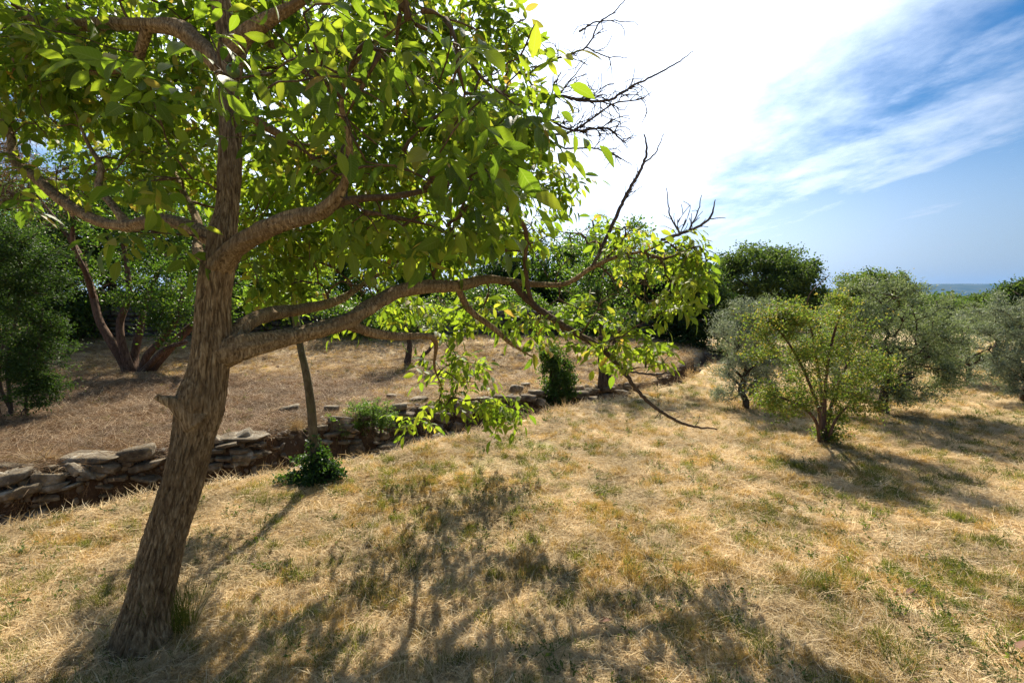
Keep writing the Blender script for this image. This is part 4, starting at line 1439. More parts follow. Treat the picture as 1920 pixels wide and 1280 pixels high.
    # broad dark tree and its neighbours beyond the meadow
    far = [
        ('round_dark_tree', 1430, 24, 462, [(1430, 510, 85, 45, 90), (1390, 540, 60, 50, 60), (1480, 520, 50, 45, 60), (1500, 570, 45, 50, 50), (1370, 500, 30, 22, 20), (1440, 580, 80, 60, 50)], 'far_leaf', 'broad round-topped dark green tree behind the silvery olive', 52000, .13),
        ('dark_tree', 1290, 14, 520, [(1290, 570, 50, 50, 60), (1320, 610, 40, 60, 50), (1270, 640, 40, 50, 40), (1345, 560, 30, 50, 30), (1310, 680, 50, 26, 26)], 'dark_leaf', 'dark dense tree at the head of the ditch left of the olives', 24000, .075),
        ('feathery_tree', 1620, 15, 512, [(1600, 532, 36, 12, 26), (1640, 524, 34, 14, 26), (1600, 560, 40, 24, 30), (1680, 540, 36, 24, 30), (1640, 580, 50, 34, 30)], 'ochre_leaf', 'tree with feathery ochre-tipped crown rising behind the largest olive', 16000, .07),
        ('background_tree', 1555, 26, 545, [(1555, 575, 40, 28, 40), (1580, 590, 50, 34, 40)], 'far_leaf', 'dark tree between the round-topped tree and the feathery one', 10000, .12),
        ('background_tree', 1715, 27, 545, [(1700, 570, 40, 20, 30), (1735, 580, 40, 20, 30)], 'far_leaf', 'low green tree below the left end of the blue hill', 9000, .12),
        ('background_tree', 1900, 19, 532, [(1890, 560, 30, 22, 26), (1925, 550, 34, 26, 30), (1910, 590, 45, 30, 30)], 'far_leaf', 'round green tree cut by the right edge beneath the hill', 11000, .10),
        ('background_tree', 1845, 34, 550, [(1843, 568, 14, 16, 20), (1845, 585, 24, 14, 20)], 'far_leaf', 'narrow dark tree standing out against the blue hill', 5000, .14),
    ]
    for i, (nm, px, dd, py, cb, mk, lab, n, ls) in enumerate(far):
        b = T(px, 0, dd)
        L = simple_limbs(b, W(px, py + 25, dd), .012 * dd, 7, 80 + i, .6, .2)
        bl = [B(a, c, rx, ry, dd, rx * dd / FPX * .9, k) for a, c, rx, ry, k in cb]
        make_tree(nm, lab, 'tree', L, bl, MAT[mk], MAT['dbark'], n, ls, .6, group='trees beyond the olive meadow', seed=90 + i, clump=9, spread=ls * 1.6, rt=.006, step=.3, hole=.35)
    # far belt of woodland that reads as one mass
    rg = np.random.default_rng(8)
    n = 52000
    ang = rg.uniform(-1.0, 1.0, n)
    dist = rg.uniform(40, 70, n)
    X = ang * dist * 1.25
    hb = .7 + 1.1 * fbm(X * .25, dist * .1, 0, 3, 4) + 1.2 * fbm(X * .8, dist * .3, 0, 2, 5)
    Z = rg.uniform(0, 1, n) ** .6 * hb
    V, F, vr = leaf_quads(np.stack([X, dist, Z], -1), .34, .7, (0, 0, .8), rg=rg)
    link('woodland', mesh_np('woodland', V, F, MAT['far_leaf'], False, {'var': vr}), None, 'stuff')
    n = 26000
    X = rg.uniform(3, 44, n)
    Yv = rg.uniform(24, 32, n)
    Z = rg.uniform(0, 1, n) ** .6 * (.5 + 1.5 * fbm(X * .5, Yv * .2, 0, 3, 14))
    V, F, vr = leaf_quads(np.stack([X, Yv, Z], -1), .2, .6, (0, 0, .8), rg=rg)
    link('scrub', mesh_np('scrub', V, F, MAT['far_leaf'], False, {'var': vr}), None, 'stuff')
    # undergrowth at the foot of the rear wall and at the head of the ditch
    n = 46000
    X = rg.uniform(-16, 7, n)
    side = fbm(X * .45, 0 * X, 0, 3, 19) + rg.normal(0, .03, n)
    Yv = np.where(side > .50, 13.9, 15.4) + rg.normal(0, .35, n) + .5 * np.clip(X - 4, 0, 5) * -.4
    Z = height(X, Yv) + rg.uniform(0, 1, n) ** .7 * (.35 + 1.5 * fbm(X * .6, Yv * .2, 0, 3, 9))
    V, F, vr = leaf_quads(np.stack([X, Yv, Z], -1), .09, .55, (0, 0, .8), rg=rg)
    link('undergrowth', mesh_np('undergrowth', V, F, MAT['mid_leaf'], False, {'var': vr}), None, 'stuff')


build_trees()


# ------------------------------------------------------------------ stones
def stone_mesh(seed, flat_=.4, mat=None, sub=3):
    V, F = ico(sub)
    rg = np.random.default_rng(seed)
    # squarish block: planes cut the ball at uneven distances
    D = V.copy()
    r = np.full(len(V), 1.6)
    for k in range(11):
        nrm = rg.normal(0, 1, 3)
        if k < 6:
            nrm = np.eye(3)[k // 2] * (1 if k % 2 else -1) + rg.normal(0, .13, 3)
        nrm /= np.linalg.norm(nrm)
        dd = rg.uniform(.82, 1.0) if k < 6 else rg.uniform(1.08, 1.35)
        c = D @ nrm
        r = np.minimum(r, np.where(c > .05, dd / np.maximum(c, .05), 9))
    V = D * r[:, None]
    V *= (1 + .10 * (fbm(D[:, 0] * 3, D[:, 1] * 3, D[:, 2] * 3, 3, seed) - .5))[:, None]
    V[:, 2] += .05 * (noise3(V[:, 0] * 4, V[:, 1] * 4, 0 * V[:, 0], seed) - .5)
    return mesh_np('stone', V * .5, F, mat, False)


def build_stones():
    rg = np.random.default_rng(17)
    hi = [stone_mesh(i, mat=MAT['stone']) for i in range(8)]
    lo = [stone_mesh(20 + i, mat=MAT['oldstone'], sub=2) for i in range(7)]
    # ruined dry stone wall along the far side of the ditch
    base = G(60, 900)
    wall = thing('dry_stone_wall', 'ruined dry stone retaining wall of pale slabs along the far side of the ditch', 'wall', base)

    def put(parent, px, py, w, h, dep, roll=0.0, yaw=0.0, d=None, pitch=0.0, meshes=hi, off=0.0):
        """centre pixel, width and height in pixels, depth in metres"""
        if d is None:
            g = G(px, py + h * .5)
            d = g[1]
        c = W(px, py, d)
        k = d / FPX
        dep = min(dep, w * k * .6)
        h = h * (.72 if py > 800 or px < 540 else 1.15)
        roll = roll + rg.normal(0, .08)
        o = link('stone', meshes[rg.integers(len(meshes))], parent)
        o.rotation_euler = (pitch, roll, yaw)
        o.scale = (w * k, dep, h * k)
        pb = np.array(parent.location) if parent else np.zeros(3)
        o.location = [float(v) for v in (c - pb + np.array([0, -.05, 0]))]
        return o
    near = [  # px, py, w, h, dep, roll (radians, + tips right end down), yaw
        (180, 854, 98, 17, .30, -.05, .1), (264, 846, 56, 34, .30, -.12, .3), (283, 869, 66, 20, .26, -.14, 0), (148, 876, 26, 20, .2, .75, 0), (170, 880, 44, 13, .18, .72, 0),
        (206, 873, 42, 24, .2, .25, .3), (186, 882, 40, 16, .2, .5, 0), (228, 893, 34, 14, .2, -.1, 0), (165, 893, 20, 14, .2, .2, .4), (22, 872, 44, 17, .26, .08, 0), (6, 896, 26, 32, .22, .5, 0),
        (26, 897, 34, 11, .18, .95, 0), (48, 891, 44, 12, .18, .75, 0), (38, 921, 56, 12, .22, -.05, 0), (78, 888, 20, 22, .2, .6, 0), (112, 893, 26, 12, .2, -.1, 0), (90, 856, 24, 12, .2, .1, 0),
        (130, 910, 56, 9, .25, -.04, 0), (280, 893, 46, 12, .25, .03, 0), (84, 940, 30, 10, .2, 0, 0), (70, 905, 34, 10, .2, .1, .2), (204, 908, 30, 8, .2, 0, 0), (105, 872, 20, 9, .2, 0, 0),
        (60, 872, 26, 10, .2, .1, 0), (128, 886, 22, 9, .16, .1, 0), (245, 866, 20, 14, .2, .3, .2),
        (456, 817, 84, 13, .32, -.02, .1), (430, 832, 40, 11, .25, .02, 0), (484, 831, 36, 13, .25, .05, 0), (453, 842, 36, 13, .25, .03, 0), (412, 843, 30, 12, .25, 0, 0), (466, 856, 44, 8, .25, -.02, 0),
        (424, 857, 30, 11, .25, .05, 0), (405, 826, 24, 10, .2, 0, 0), (500, 846, 24, 10, .2, .1, 0), (396, 860, 20, 10, .2, 0, 0), (441, 868, 30, 8, .2, 0, 0), (488, 818, 22, 10, .2, 0, 0),
        (545, 766, 38, 13, .25, -.05, .2), (625, 765, 26, 12, .2, 0, 0), (640, 798, 44, 11, .25, .05, 0), (625, 812, 30, 10, .2, 0, 0), (655, 812, 30, 9, .2, .1, 0), (590, 815, 26, 9, .2, 0, 0),
        (607, 800, 24, 9, .2, 0, 0), (668, 826, 24, 10, .2, 0, 0), (645, 826, 26, 8, .2, 0, 0), (614, 826, 22, 8, .2, .1, 0),
        (750, 760, 30, 10, .25, 0, 0), (785, 748, 34, 8, .25, .03, 0), (760, 776, 36, 10, .25, 0, 0), (800, 766, 32, 10, .25, .05, 0), (830, 778, 40, 12, .25, 0, 0), (857, 799, 20, 17, .2, .3, .3),
        (848, 758, 30, 12, .25, 0, 0), (880, 754, 34, 12, .25, .05, 0), (910, 750, 30, 12, .25, 0, 0), (870, 774, 32, 10, .25, 0, 0), (900, 768, 30, 10, .25, 0, 0), (790, 784, 30, 10, .2, 0, 0),
        (820, 796, 26, 8, .2, 0, 0), (770, 796, 24, 8, .2, 0, 0), (935, 745, 22, 10, .2, 0, 0), (940, 762, 26, 9, .2, 0, 0), (968, 728, 26, 13, .25, .2, .2), (985, 722, 18, 9, .2, 0, 0),
        (962, 746, 30, 10, .2, 0, 0), (990, 744, 30, 11, .2, 0, 0), (1010, 752, 26, 10, .2, 0, 0), (1005, 735, 26, 9, .2, 0, 0), (735, 742, 20, 8, .2, 0, 0), (1085, 738, 34, 12, .25, 0, 0),
        (1110, 732, 26, 10, .2, 0, 0), (1100, 748, 36, 9, .2, 0, 0), (1135, 742, 30, 10, .2, 0, 0), (1160, 734, 30, 9, .2, 0, 0), (1180, 726, 24, 9, .2, 0, 0), (1140, 728, 26, 8, .2, 0, 0),
    ]
    for a in near:
        px, py, w, h, dep, roll, yaw = a
        put(wall, px, py, w, h, dep, roll, yaw)
    # filling courses behind and between them
    xs = []
    for i in range(250):
        # a point of the wall face: along the crest line, across the ditch
        k = rg.uniform(1.6, 11.6)
        i0 = int(k); f = k - i0
        c = CREST[i0] * (1 - f) + CREST[i0 + 1] * f
        dvec = CREST[i0 + 1] - CREST[i0]
        nn = np.array([-dvec[1], dvec[0]]) / np.linalg.norm(dvec)
        w = np.interp(c[0], WPTS[:, 0], WPTS[:, 1])
        u = rg.uniform(.74, 1.0)
        q = c + nn * w * u
        z = float(height(q[0], q[1]))
        if float(noise3(q[0] * 1.7, q[1] * 1.7, 0, 55)) < .40:
            continue
        s = rg.uniform(.11, .30)
        o = link('stone', hi[rg.integers(len(hi))], wall)
        o.scale = (s, s * rg.uniform(.45, .8), s * rg.uniform(.25, .5))
        o.rotation_euler = (rg.normal(0, .15), rg.normal(0, .22), math.atan2(dvec[1], dvec[0]) + rg.normal(0, .3))
        o.location = [float(v) for v in (np.array([q[0] - nn[0] * .05, q[1] - nn[1] * .05, z + s * .12]) - base)]
    # loose stones in the ditch and on the terrace: single things
    spots = [(85, 962, 24, 'flat stone half sunk in the ditch floor at the left'), (205, 925, 20, 'small pale stone in the ditch below the leaning slabs'), (520, 838, 16, 'pale stone on the path between slab pile and sapling'),
             (535, 850, 14, 'little stone beside the pale stone on the bank'), (500, 872, 18, 'low stone under the long slab pile'), (405, 880, 20, 'pale rubble stone right of the leaning trunk'),
             (420, 893, 18, 'pale rubble stone at the grass edge right of the leaning trunk'), (158, 737, 14, 'small grey stone lying on the far needle-covered terrace'), (735, 800, 18, 'stone at the right foot of the green shrub'),
             (710, 828, 16, 'stone on the ditch floor below the green shrub'), (930, 790, 16, 'stone on the ditch floor beneath the hanging walnut sprays'), (1235, 702, 18, 'pale stone at the end of the ditch'),
             (1255, 697, 14, 'small stone beside the pale one at the end of the ditch')]
    for i, (px, py, w, lab) in enumerate(spots):
        o = put(None, px, py, w, w * .42, w * .006 + .04, rg.normal(0, .2), rg.uniform(0, 3))
        o.name = 'loose_stone'
        tag(o, lab, 'stone', 'loose stones in and by the ditch')
    # rear wall: courses of weathered stone with upright coping
    wb = T(300, 0, 14.3)
    rear = thing('rear_stone_wall', 'weathered grey stone wall with upright coping stones at the back of the terrace', 'wall', wb)
    n = 0
    x0, x1 = -13.6, 4.2
    core = Geo()
    xs = np.linspace(x0, x1, 60)
    ys = 14.55 + .0 * xs
    hz = height(xs, ys)
    V = np.concatenate([np.stack([xs, ys - .10, hz - .3], -1), np.stack([xs, ys - .10, hz + .70], -1), np.stack([xs, ys + .25, hz + .70], -1), np.stack([xs, ys + .25, hz - .3], -1)])
    m = 60
    i = np.arange(m - 1)
    F = np.concatenate([np.stack([i + a * m, i + 1 + a * m, i + 1 + ((a + 1) % 4) * m, i + ((a + 1) % 4) * m], -1) for a in range(4)])
    F = np.vstack([F, [[0, m, 2 * m, 3 * m]], [[m - 1, 4 * m - 1, 3 * m - 1, 2 * m - 1]]])
    core.add(V, None, F)
    link('wall_core', core.mesh('wall_core', MAT['oldstone'], False, wb), rear)
    for row in range(5):
        x = x0 + rg.uniform(0, .2)
        while x < x1 and n < 240:
            w = rg.uniform(.28, .52)
            hgt = .15
            z = float(height(x + w / 2, 14.5)) + .08 + row * hgt
            o = link('stone', lo[rg.integers(len(lo))], rear)
            o.scale = (w * 1.02, .28, hgt * rg.uniform(.85, 1.0))
            o.rotation_euler = (rg.normal(0, .04), rg.normal(0, .03), rg.normal(0, .05))
            o.location = [float(v) for v in (np.array([x + w / 2, 14.45 + rg.uniform(-.03, .03), z]) - wb)]
            x += w
            n += 1
    x = x0
    while x < -5.0:
        z = float(height(x, 14.5)) + .80
        o = link('coping_stone', lo[rg.integers(len(lo))], rear)
        o.scale = (rg.uniform(.09, .15), .30, rg.uniform(.2, .28))
        o.rotation_euler = (0, R(rg.uniform(-24, -8)), rg.normal(0, .1))
        o.location = [float(v) for v in (np.array([x, 14.5, z]) - wb)]
        x += rg.uniform(.15, .22)
        n += 1
    print('rear stones', n)


build_stones()


def build_house():
    # low house roof glimpsed above the olives
    d = 30
    c = W(1812, 596, d)
    b = np.array([c[0], d, 0.0])
    t = thing('low_house', 'low rendered outbuilding with a brownish tiled roof glimpsed above the right-hand olives', 'house', b)
    w, dp, h = 2.6, 2.4, c[2] - .12
    V = np.array([[-w / 2, 0, -.3], [w / 2, 0, -.3], [w / 2, dp, -.3], [-w / 2, dp, -.3], [-w / 2, 0, h - .1], [w / 2, 0, h - .1], [w / 2, dp, h - .1], [-w / 2, dp, h - .1]])
    F = np.array([[0, 1, 5, 4], [1, 2, 6, 5], [2, 3, 7, 6], [3, 0, 4, 7], [4, 5, 6, 7]])
    link('wall', mesh_np('wall', V, F, MAT['render']), t)
    g = Geo()
    for k in range(14):
        x = -w / 2 - .15 + k * (w + .3) / 13
        P = np.array([[x, -.2, h - .1], [x, dp / 2, h + .28]])
        V, F3, F4 = tube(P, [.115, .115], 6); g.add(V, F3, F4)
        P = np.array([[x, dp + .2, h - .1], [x, dp / 2, h + .28]])
        V, F3, F4 = tube(P, [.115, .115], 6); g.add(V, F3, F4)
    link('roof', g.mesh('roof', MAT['tile'], True), t)


build_house()


# ------------------------------------------------------------------ grass and litter
def blades(n, rad, lmin, lmax, wid, tilt, bend, seed, segs=3, droop=0.0):
    """a tuft of curved blades: tilt range in radians away from vertical"""
    rg = np.random.default_rng(seed)
    g = Geo()
    for i in range(n):
        a = rg.uniform(0, 2 * math.pi)
        r = rad * math.sqrt(rg.uniform(0, 1))
        p = np.array([r * math.cos(a), r * math.sin(a), rg.uniform(0, .006)])
        L = rg.uniform(lmin, lmax)
        th = rg.uniform(*tilt)
        az = rg.uniform(0, 2 * math.pi)
        pts = [p]
        for k in range(segs):
            th2 = th + bend * (k / segs) * rg.uniform(.3, 1.3)
            d = np.array([math.sin(th2) * math.cos(az), math.sin(th2) * math.sin(az), math.cos(th2)])
            az += rg.normal(0, .16)
            q = pts[-1] + d * L / segs
            q[2] = max(q[2], .002 + rg.uniform(0, .004))
            pts.append(q)
        pts = np.array(pts)
        side = np.cross(pts[-1] - pts[0], np.array([0, 0, 1.0 if tilt[0] > .8 else 0]) + rg.normal(0, .45 if tilt[0] > .8 else 1, 3))
        side /= np.linalg.norm(side) + 1e-9
        ws = wid * rg.uniform(.6, 1.3) * np.array([1, .9, .65, .15][:segs + 1] if segs == 3 else np.linspace(1, .15, segs + 1))
        V = np.concatenate([pts - side * ws[:, None] * .5, pts + side * ws[:, None] * .5])
        m = segs + 1
        F = np.array([[k, k + 1, m + k + 1, m + k] for k in range(segs)])
        g.add(V, None, F, var=rg.uniform(0, .5))
    return g


def weed_mesh(seed, n=9):
    rg = np.random.default_rng(seed)
    g = Geo()
    for i in range(n):
        az = rg.uniform(0, 2 * math.pi)
        el = rg.uniform(.2, 1.2)
        d = np.array([math.cos(az) * math.cos(el), math.sin(az) * math.cos(el), math.sin(el)])
        L = rg.uniform(.03, .09)
        P = np.array([[0, 0, 0], d * L * .5, d * L])
        V, F3, F4 = tube(P, [.0012, .001, .0006], 3)
        g.add(V, F3, F4, var=.2)
        for k in range(4):
            c = d * L * rg.uniform(.3, 1)
            V, F, vr = leaf_quads(c[None], rg.uniform(.009, .020), .5, (0, 0, 1.2), rg=rg)
            g.add(V, F, None, var=rg.uniform(0, .5))
    return g


def grit_mesh(seed):
    V, F = ico(1)
    rg = np.random.default_rng(seed)
    V = V * (1 + rg.uniform(-.25, .2, len(V)))[:, None] * np.array([1, .8, .45])
    g = Geo(); g.add(V * .5, F, None, var=0.0)
    return g


def scatter(name, pts, rot, scl, cv, metas, mat, label=None):
    """points carrying rotation, size and colour value; each gets one of the tufts"""
    src = bpy.data.collections.new(name + '_pieces')
    for k, g in enumerate(metas):
        o = bpy.data.objects.new('tuft', g.mesh('tuft', mat, False))
        src.objects.link(o)
    me = bpy.data.meshes.new(name)
    me.vertices.add(len(pts))
    me.vertices.foreach_set('co', np.asarray(pts, np.float32).ravel())
    for nm, tp, v in (('rot', 'FLOAT_VECTOR', rot), ('scl', 'FLOAT_VECTOR', scl), ('cv', 'FLOAT', cv)):
        a = me.attributes.new(nm, tp, 'POINT')
        a.data.foreach_set('vector' if tp != 'FLOAT' else 'value', np.asarray(v, np.float32).ravel())
    a = me.attributes.new('pick', 'INT', 'POINT')
    a.data.foreach_set('value', rng.integers(0, len(metas), len(pts)).astype(np.int32))
    me.materials.append(mat)
    o = link(name, me, None, 'stuff')
    ng = bpy.data.node_groups.new(name, 'GeometryNodeTree')
    ng.interface.new_socket('Geometry', in_out='INPUT', socket_type='NodeSocketGeometry')
    ng.interface.new_socket('Geometry', in_out='OUTPUT', socket_type='NodeSocketGeometry')
    N, L = ng.nodes.new, ng.links.new
    gi, go = N('NodeGroupInput'), N('NodeGroupOutput')
    iop = N('GeometryNodeInstanceOnPoints')
    ci = N('GeometryNodeCollectionInfo')
    ci.inputs['Collection'].default_value = src
    ci.inputs['Separate Children'].default_value = True
    ci.inputs['Reset Children'].default_value = True
    iop.inputs['Pick Instance'].default_value = True

    def at(nm, tp):
        n = N('GeometryNodeInputNamedAttribute')
        n.data_type = tp
        n.inputs['Name'].default_value = nm
        return n.outputs['Attribute']
    L(gi.outputs[0], iop.inputs['Points'])
    L(ci.outputs[0], iop.inputs['Instance'])
    L(at('pick', 'INT'), iop.inputs['Instance Index'])
    e2r = N('FunctionNodeEulerToRotation')
    L(at('rot', 'FLOAT_VECTOR'), e2r.inputs[0])
    L(e2r.outputs[0], iop.inputs['Rotation'])
    L(at('scl', 'FLOAT_VECTOR'), iop.inputs['Scale'])
    L(iop.outputs[0], go.inputs[0])
    md = o.modifiers.new('scatter', 'NODES')
    md.node_group = ng
    return o


def sample_ground(n, dmin, dmax, rg, power=1.0, margin=1.15, xmax=None):
    """points over the view's footprint, denser nearby"""
    u = rg.uniform(0, 1, n)
    y = dmin * (dmax / dmin) ** (u ** power)
    x = rg.uniform(-1, 1, n) * y * 1.06 * margin
    return x, y


def place(name, x, y, metas, mat, smin, smax, keep, rg, tiltn=.12, zoff=0.0, grow_far=.03, zs=1.0):
    k = keep(x, y) > rg.uniform(0, 1, len(x))
    x, y = x[k], y[k]
    z = height(x, y)
    e = .05
    gx = (height(x + e, y) - height(x - e, y)) / (2 * e)
    gy = (height(x, y + e) - height(x, y - e)) / (2 * e)
    rot = np.stack([np.arctan(gy) + rg.normal(0, tiltn, len(x)), -np.arctan(gx) + rg.normal(0, tiltn, len(x)), rg.uniform(0, 2 * math.pi, len(x))], -1)
    # tilt is applied before the spin in XYZ order, so spin the piece through its own turned copy
    s = rg.uniform(smin, smax, len(x)) * (1 + grow_far * y)
    scl = np.stack([s, s, s * zs], -1)
    cv = rg.uniform(0, .5, len(x))
    print(name, len(x))
    return scatter(name, np.stack([x, y, z + zoff], -1), rot, scl, cv, metas, mat)


def build_grass():
    rg = np.random.default_rng(101)

    def uu(x, y):
        s, w, bx = ditch(x, y)
        return s / w
    meadow = lambda x, y: sstep(.22, -.02, uu(x, y))
    terr = lambda x, y: sstep(1.02, 1.14, uu(x, y))
    # flat-lying straw
    th = [blades(64, .10, .03, .115, .0026, (1.15, 1.60), .2, 200 + i) for i in range(6)]
    x, y = sample_ground(52000, 1.35, 16, rg)
    lit = litter_mask
    place('straw', x, y, th, MAT['straw'], .65, 1.15, lambda x, y: (meadow(x, y) + terr(x, y) * (1 - lit(x, y)) * .9) * (1 - .45 * green_mask(x, y)) * (.35 + .65 * sstep(.40, .56, fbm(x * 2.2, y * 2.2, 0, 4, 75))), rg, .08, 0, .05)
    # standing dry tussocks
    tu = [blades(40, .032, .018, .055, .0022, (.05, .95), .35, 300 + i) for i in range(5)]
    x, y = sample_ground(60000, 1.4, 18, rg)
    place('dry_grass', x, y, tu, MAT['ochre'], .55, 1.25,
          lambda x, y: (meadow(x, y) * (.03 + .97 * sstep(.55, .63, fbm(x * 7, y * 7, 0, 3, 70)) * sstep(.30, .52, fbm(x * .9, y * .9, 0, 3, 73))) + terr(x, y) * (1 - lit(x, y)) * .45), rg, .15, 0, .05)
    # green blades in patches
    gt = [blades(30, .035, .022, .072, .0024, (.02, .75), .45, 400 + i) for i in range(5)]
    x, y = sample_ground(76000, 1.4, 20, rg)
    place('green_grass', x, y, gt, MAT['gblade'], .45, 1.1,
          lambda x, y: meadow(x, y) * (.012 + (.35 + .65 * green_mask(x, y)) * sstep(.53, .62, fbm(x * 7.1, y * 7.1, 0, 3, 71))) + .03 * terr(x, y), rg, .15, 0, .05)
    # brown needles and twigs on the shaded terrace and in the ditch
    ne = [blades(44, .12, .05, .15, .0024, (1.15, 1.6), .2, 500 + i) for i in range(5)]
    x, y = sample_ground(60000, 3.6, 15, rg)
    place('needle_litter', x, y, ne, MAT['needle'], .7, 1.3, lambda x, y: np.clip(lit(x, y) * 1.1 * sstep(1.02, 1.12, uu(x, y)) + sstep(.15, .35, uu(x, y)) * sstep(1.1, .95, uu(x, y)) * .15 + .12 * terr(x, y), 0, 1), rg, .12, 0, .06)
    # weeds
    wd = [weed_mesh(600 + i, 8) for i in range(5)]
    x, y = sample_ground(9000, 1.4, 14, rg)
    place('weeds', x, y, wd, MAT['weed'], .6, 1.4, lambda x, y: (.18 * meadow(x, y) + .12 + .12 * sstep(.1, .3, uu(x, y)) * sstep(1.2, 1., uu(x, y))) * sstep(.45, .6, fbm(x * 2, y * 2, 0, 3, 72)), rg, .2, 0, .04)
    # grit and stone chips
    gr = [grit_mesh(700 + i) for i in range(5)]
    x, y = sample_ground(40000, 3.4, 14, rg)
    place('rubble', x, y, gr, MAT['grit'], .015, .10, lambda x, y: np.clip(sstep(.25, .45, uu(x, y)) * sstep(1.15, 1.0, uu(x, y)) * .8 + .04 * terr(x, y), 0, 1), rg, .4, .003, .04)
    # fallen sticks: straight brown stalks
    st = [blades(5, .10, .08, .22, .0045, (1.4, 1.6), .05, 800 + i) for i in range(4)]
    x, y = sample_ground(2200, 1.4, 12, rg)
    place('fallen_twigs', x, y, st, MAT['needle'], .7, 1.2, lambda x, y: .35 + 0 * x, rg, .1, .006, .02)


build_grass()


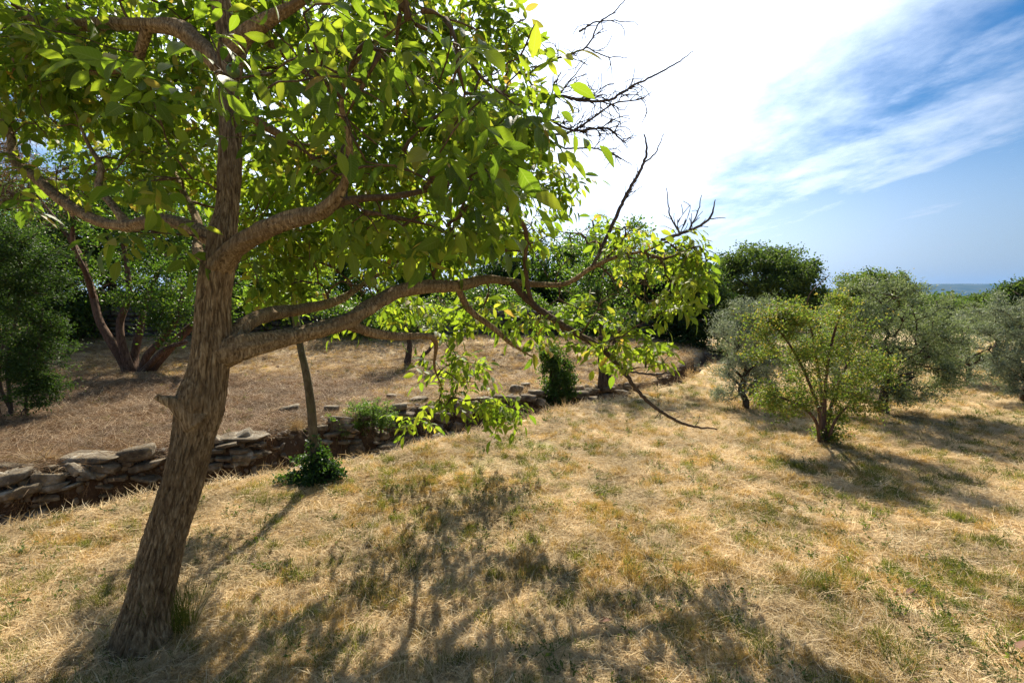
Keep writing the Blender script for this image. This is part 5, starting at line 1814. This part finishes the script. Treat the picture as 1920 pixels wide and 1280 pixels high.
def build_details():
    rg = np.random.default_rng(9)
    # individual clumps that stand out
    def clump(name, lab, px, py, n, rad, l0, l1, w, tilt, mat, cat='grass', seed=1, bend=.4, group=None, b=None):
        b = G(px, py) if b is None else b
        g = blades(n, rad, l0, l1, w, tilt, bend, seed)
        V = np.concatenate(g.V)
        rr = np.hypot(V[:, 0], V[:, 1])
        o = link(name, g.mesh(name, mat))
        o.location = [float(v) for v in b]
        tag(o, lab, cat, group)
        return o
    clump('grass_tuft', 'tall green grass tuft against the right foot of the walnut trunk', 325, 1190, 260, .09, .12, .36, .003, (.0, .45), MAT['gblade'], seed=1)
    clump('dry_grass_ball', 'round bleached grass tuft beside the ditch left of the sapling', 556, 806, 260, .07, .10, .22, .0035, (.0, 1.2), MAT['straw'], seed=2, bend=1.3)
    clump('grass_tuft', 'dry hanging grass over the edge of the ruined wall at the left', 75, 870, 130, .12, .10, .30, .003, (.3, 1.4), MAT['straw'], seed=3, bend=1.2)
    clump('grass_tuft', 'bright green grass on the crest just left of the leaning trunk', 262, 934, 150, .14, .04, .12, .003, (.0, .8), MAT['gblade'], seed=4)
    clump('grass_tuft', 'green tuft on the brown terrace left of the trunk knot', 282, 806, 120, .10, .03, .10, .004, (.0, .9), MAT['gblade'], seed=5)
    for i, (px, py, lab) in enumerate(((1475, 1100, 'golden dry tussock right of the middle of the meadow'), (1235, 1108, 'pair of golden tussocks in the lower middle meadow, the bigger one'), (1190, 1103, 'small golden tussock next to the bigger pair'),
                                       (1610, 1160, 'ragged brown and green tussock low on the right'), (1440, 1245, 'green grass tussock at the bottom of the meadow'), (565, 1090, 'dark green grass tuft in the lower left meadow'),
                                       (765, 1075, 'upright green grass tuft in the middle of the tree shadow'), (690, 1115, 'loose green grass tuft left of the tree shadow'), (1690, 1255, 'green tussock near the bottom right corner'), (975, 1062, 'yellow grass tuft at the right rim of the tree shadow'),
                                       (1550, 1110, 'small dark weed tuft in the sunlit meadow'), (1335, 1070, 'short golden tussock in the bare middle of the meadow'))):
        gold = 'golden' in lab or 'yellow' in lab or 'brown' in lab
        clump('tussock', lab, px, py, 130 if gold else 90, .07, .05, .13 if gold else .17, .0026, (.0, .95), MAT['ochre'] if gold else MAT['gblade'], seed=30 + i, group='tussocks standing out of the meadow')
    # tall thin weed stems at the sapling and on the bank
    for i, (px, py, h, lab) in enumerate(((622, 842, .50, 'tall leafy weed right of the sapling foot'), (640, 850, .38, 'shorter leafy weed right of the tall one'), (1525, 905, .0, ''))):
        if h == 0:
            continue
        b = G(px, py)
        L = [(np.array([b, b + [.02, 0, h * .5], b + [-.01, 0, h]]), np.array([.004, .003, .0015])),
             (np.array([b + [.05, .02, 0], b + [.09, 0, h * .4], b + [.12, 0, h * .8]]), np.array([.003, .003, .0015]))]
        make_tree('weed', lab, 'plant', L, [(b + [.0, 0, h * .7], np.array([.07, .07, h * .3]), 14), (b + [.10, 0, h * .5], np.array([.05, .05, h * .3]), 10)], MAT['bush_leaf'], MAT['gbark'], 260, .024, .5,
                  seed=60 + i, clump=3, spread=.012, rt=.0012, step=.05, group='weeds on the ditch bank')
    # dead leaves and sticks lying on the grass
    V0, F0, U0 = leaflet(.07, .035)
    me = mesh_np('dead_leaf', V0, F0, MAT['deadleaf'], True)
    spots = [(700, 1205), (1385, 1235), (840, 1180), (1905, 1228), (320, 1240), (560, 1170), (1035, 1010), (1120, 1175), (480, 1150), (1250, 1190), (940, 1235), (1700, 1120)]
    labs = ['red-brown dead leaf in the shade at the lower left', 'brown dead leaf at the bottom right of the middle', 'curled dead leaf left of the lower middle', 'red dead leaf at the right edge', 'dead leaf beside the foot of the trunk',
            'dead leaf between trunk and shadow', 'dead leaf at the rim of the tree shadow', 'dead leaf in the sunny lower middle', 'dead leaf right of the trunk foot', 'dead leaf below the golden tussocks', 'dead leaf at the very bottom of the middle', 'dead leaf among sunlit grass on the right']
    for (px, py), lab in zip(spots, labs):
        o = link('fallen_leaf', me)
        g = G(px, py)
        o.location = (float(g[0]), float(g[1]), float(g[2]) + .02)
        o.rotation_euler = (rg.normal(0, .4), rg.normal(0, .3), rg.uniform(0, 6))
        tag(o, lab, 'leaf', 'fallen leaves on the meadow')


build_details()


# ------------------------------------------------------------------ the air
def build_haze():
    V = np.array([[x, y, z] for x in (-6000, 7500) for y in (-80, 7600) for z in (-5, 320)], float)
    F = np.array([[0, 1, 3, 2], [4, 6, 7, 5], [0, 4, 5, 1], [2, 3, 7, 6], [0, 2, 6, 4], [1, 5, 7, 3]])
    m = M('haze')
    v = m.n('ShaderNodeVolumePrincipled')
    v.inputs['Color'].default_value = (.14, .45, 1.0, 1)
    v.inputs['Density'].default_value = HAZE
    v.inputs['Anisotropy'].default_value = 0.0
    m.l(v.outputs[0], m.out.inputs['Volume'])
    me = mesh_np('haze', V, F, m.m)
    link('haze', me, None, 'stuff')


HAZE = 0.00006
build_haze()

_t = 0
for _o in bpy.data.objects:
    if _o.type == 'MESH':
        _t += sum(len(p.vertices) - 2 for p in _o.data.polygons) if len(_o.data.polygons) < 5000 else len(_o.data.loops) - 2 * len(_o.data.polygons)
open('/tmp/tris.txt', 'w').write(str(_t)) if False else print('TRIS', _t)
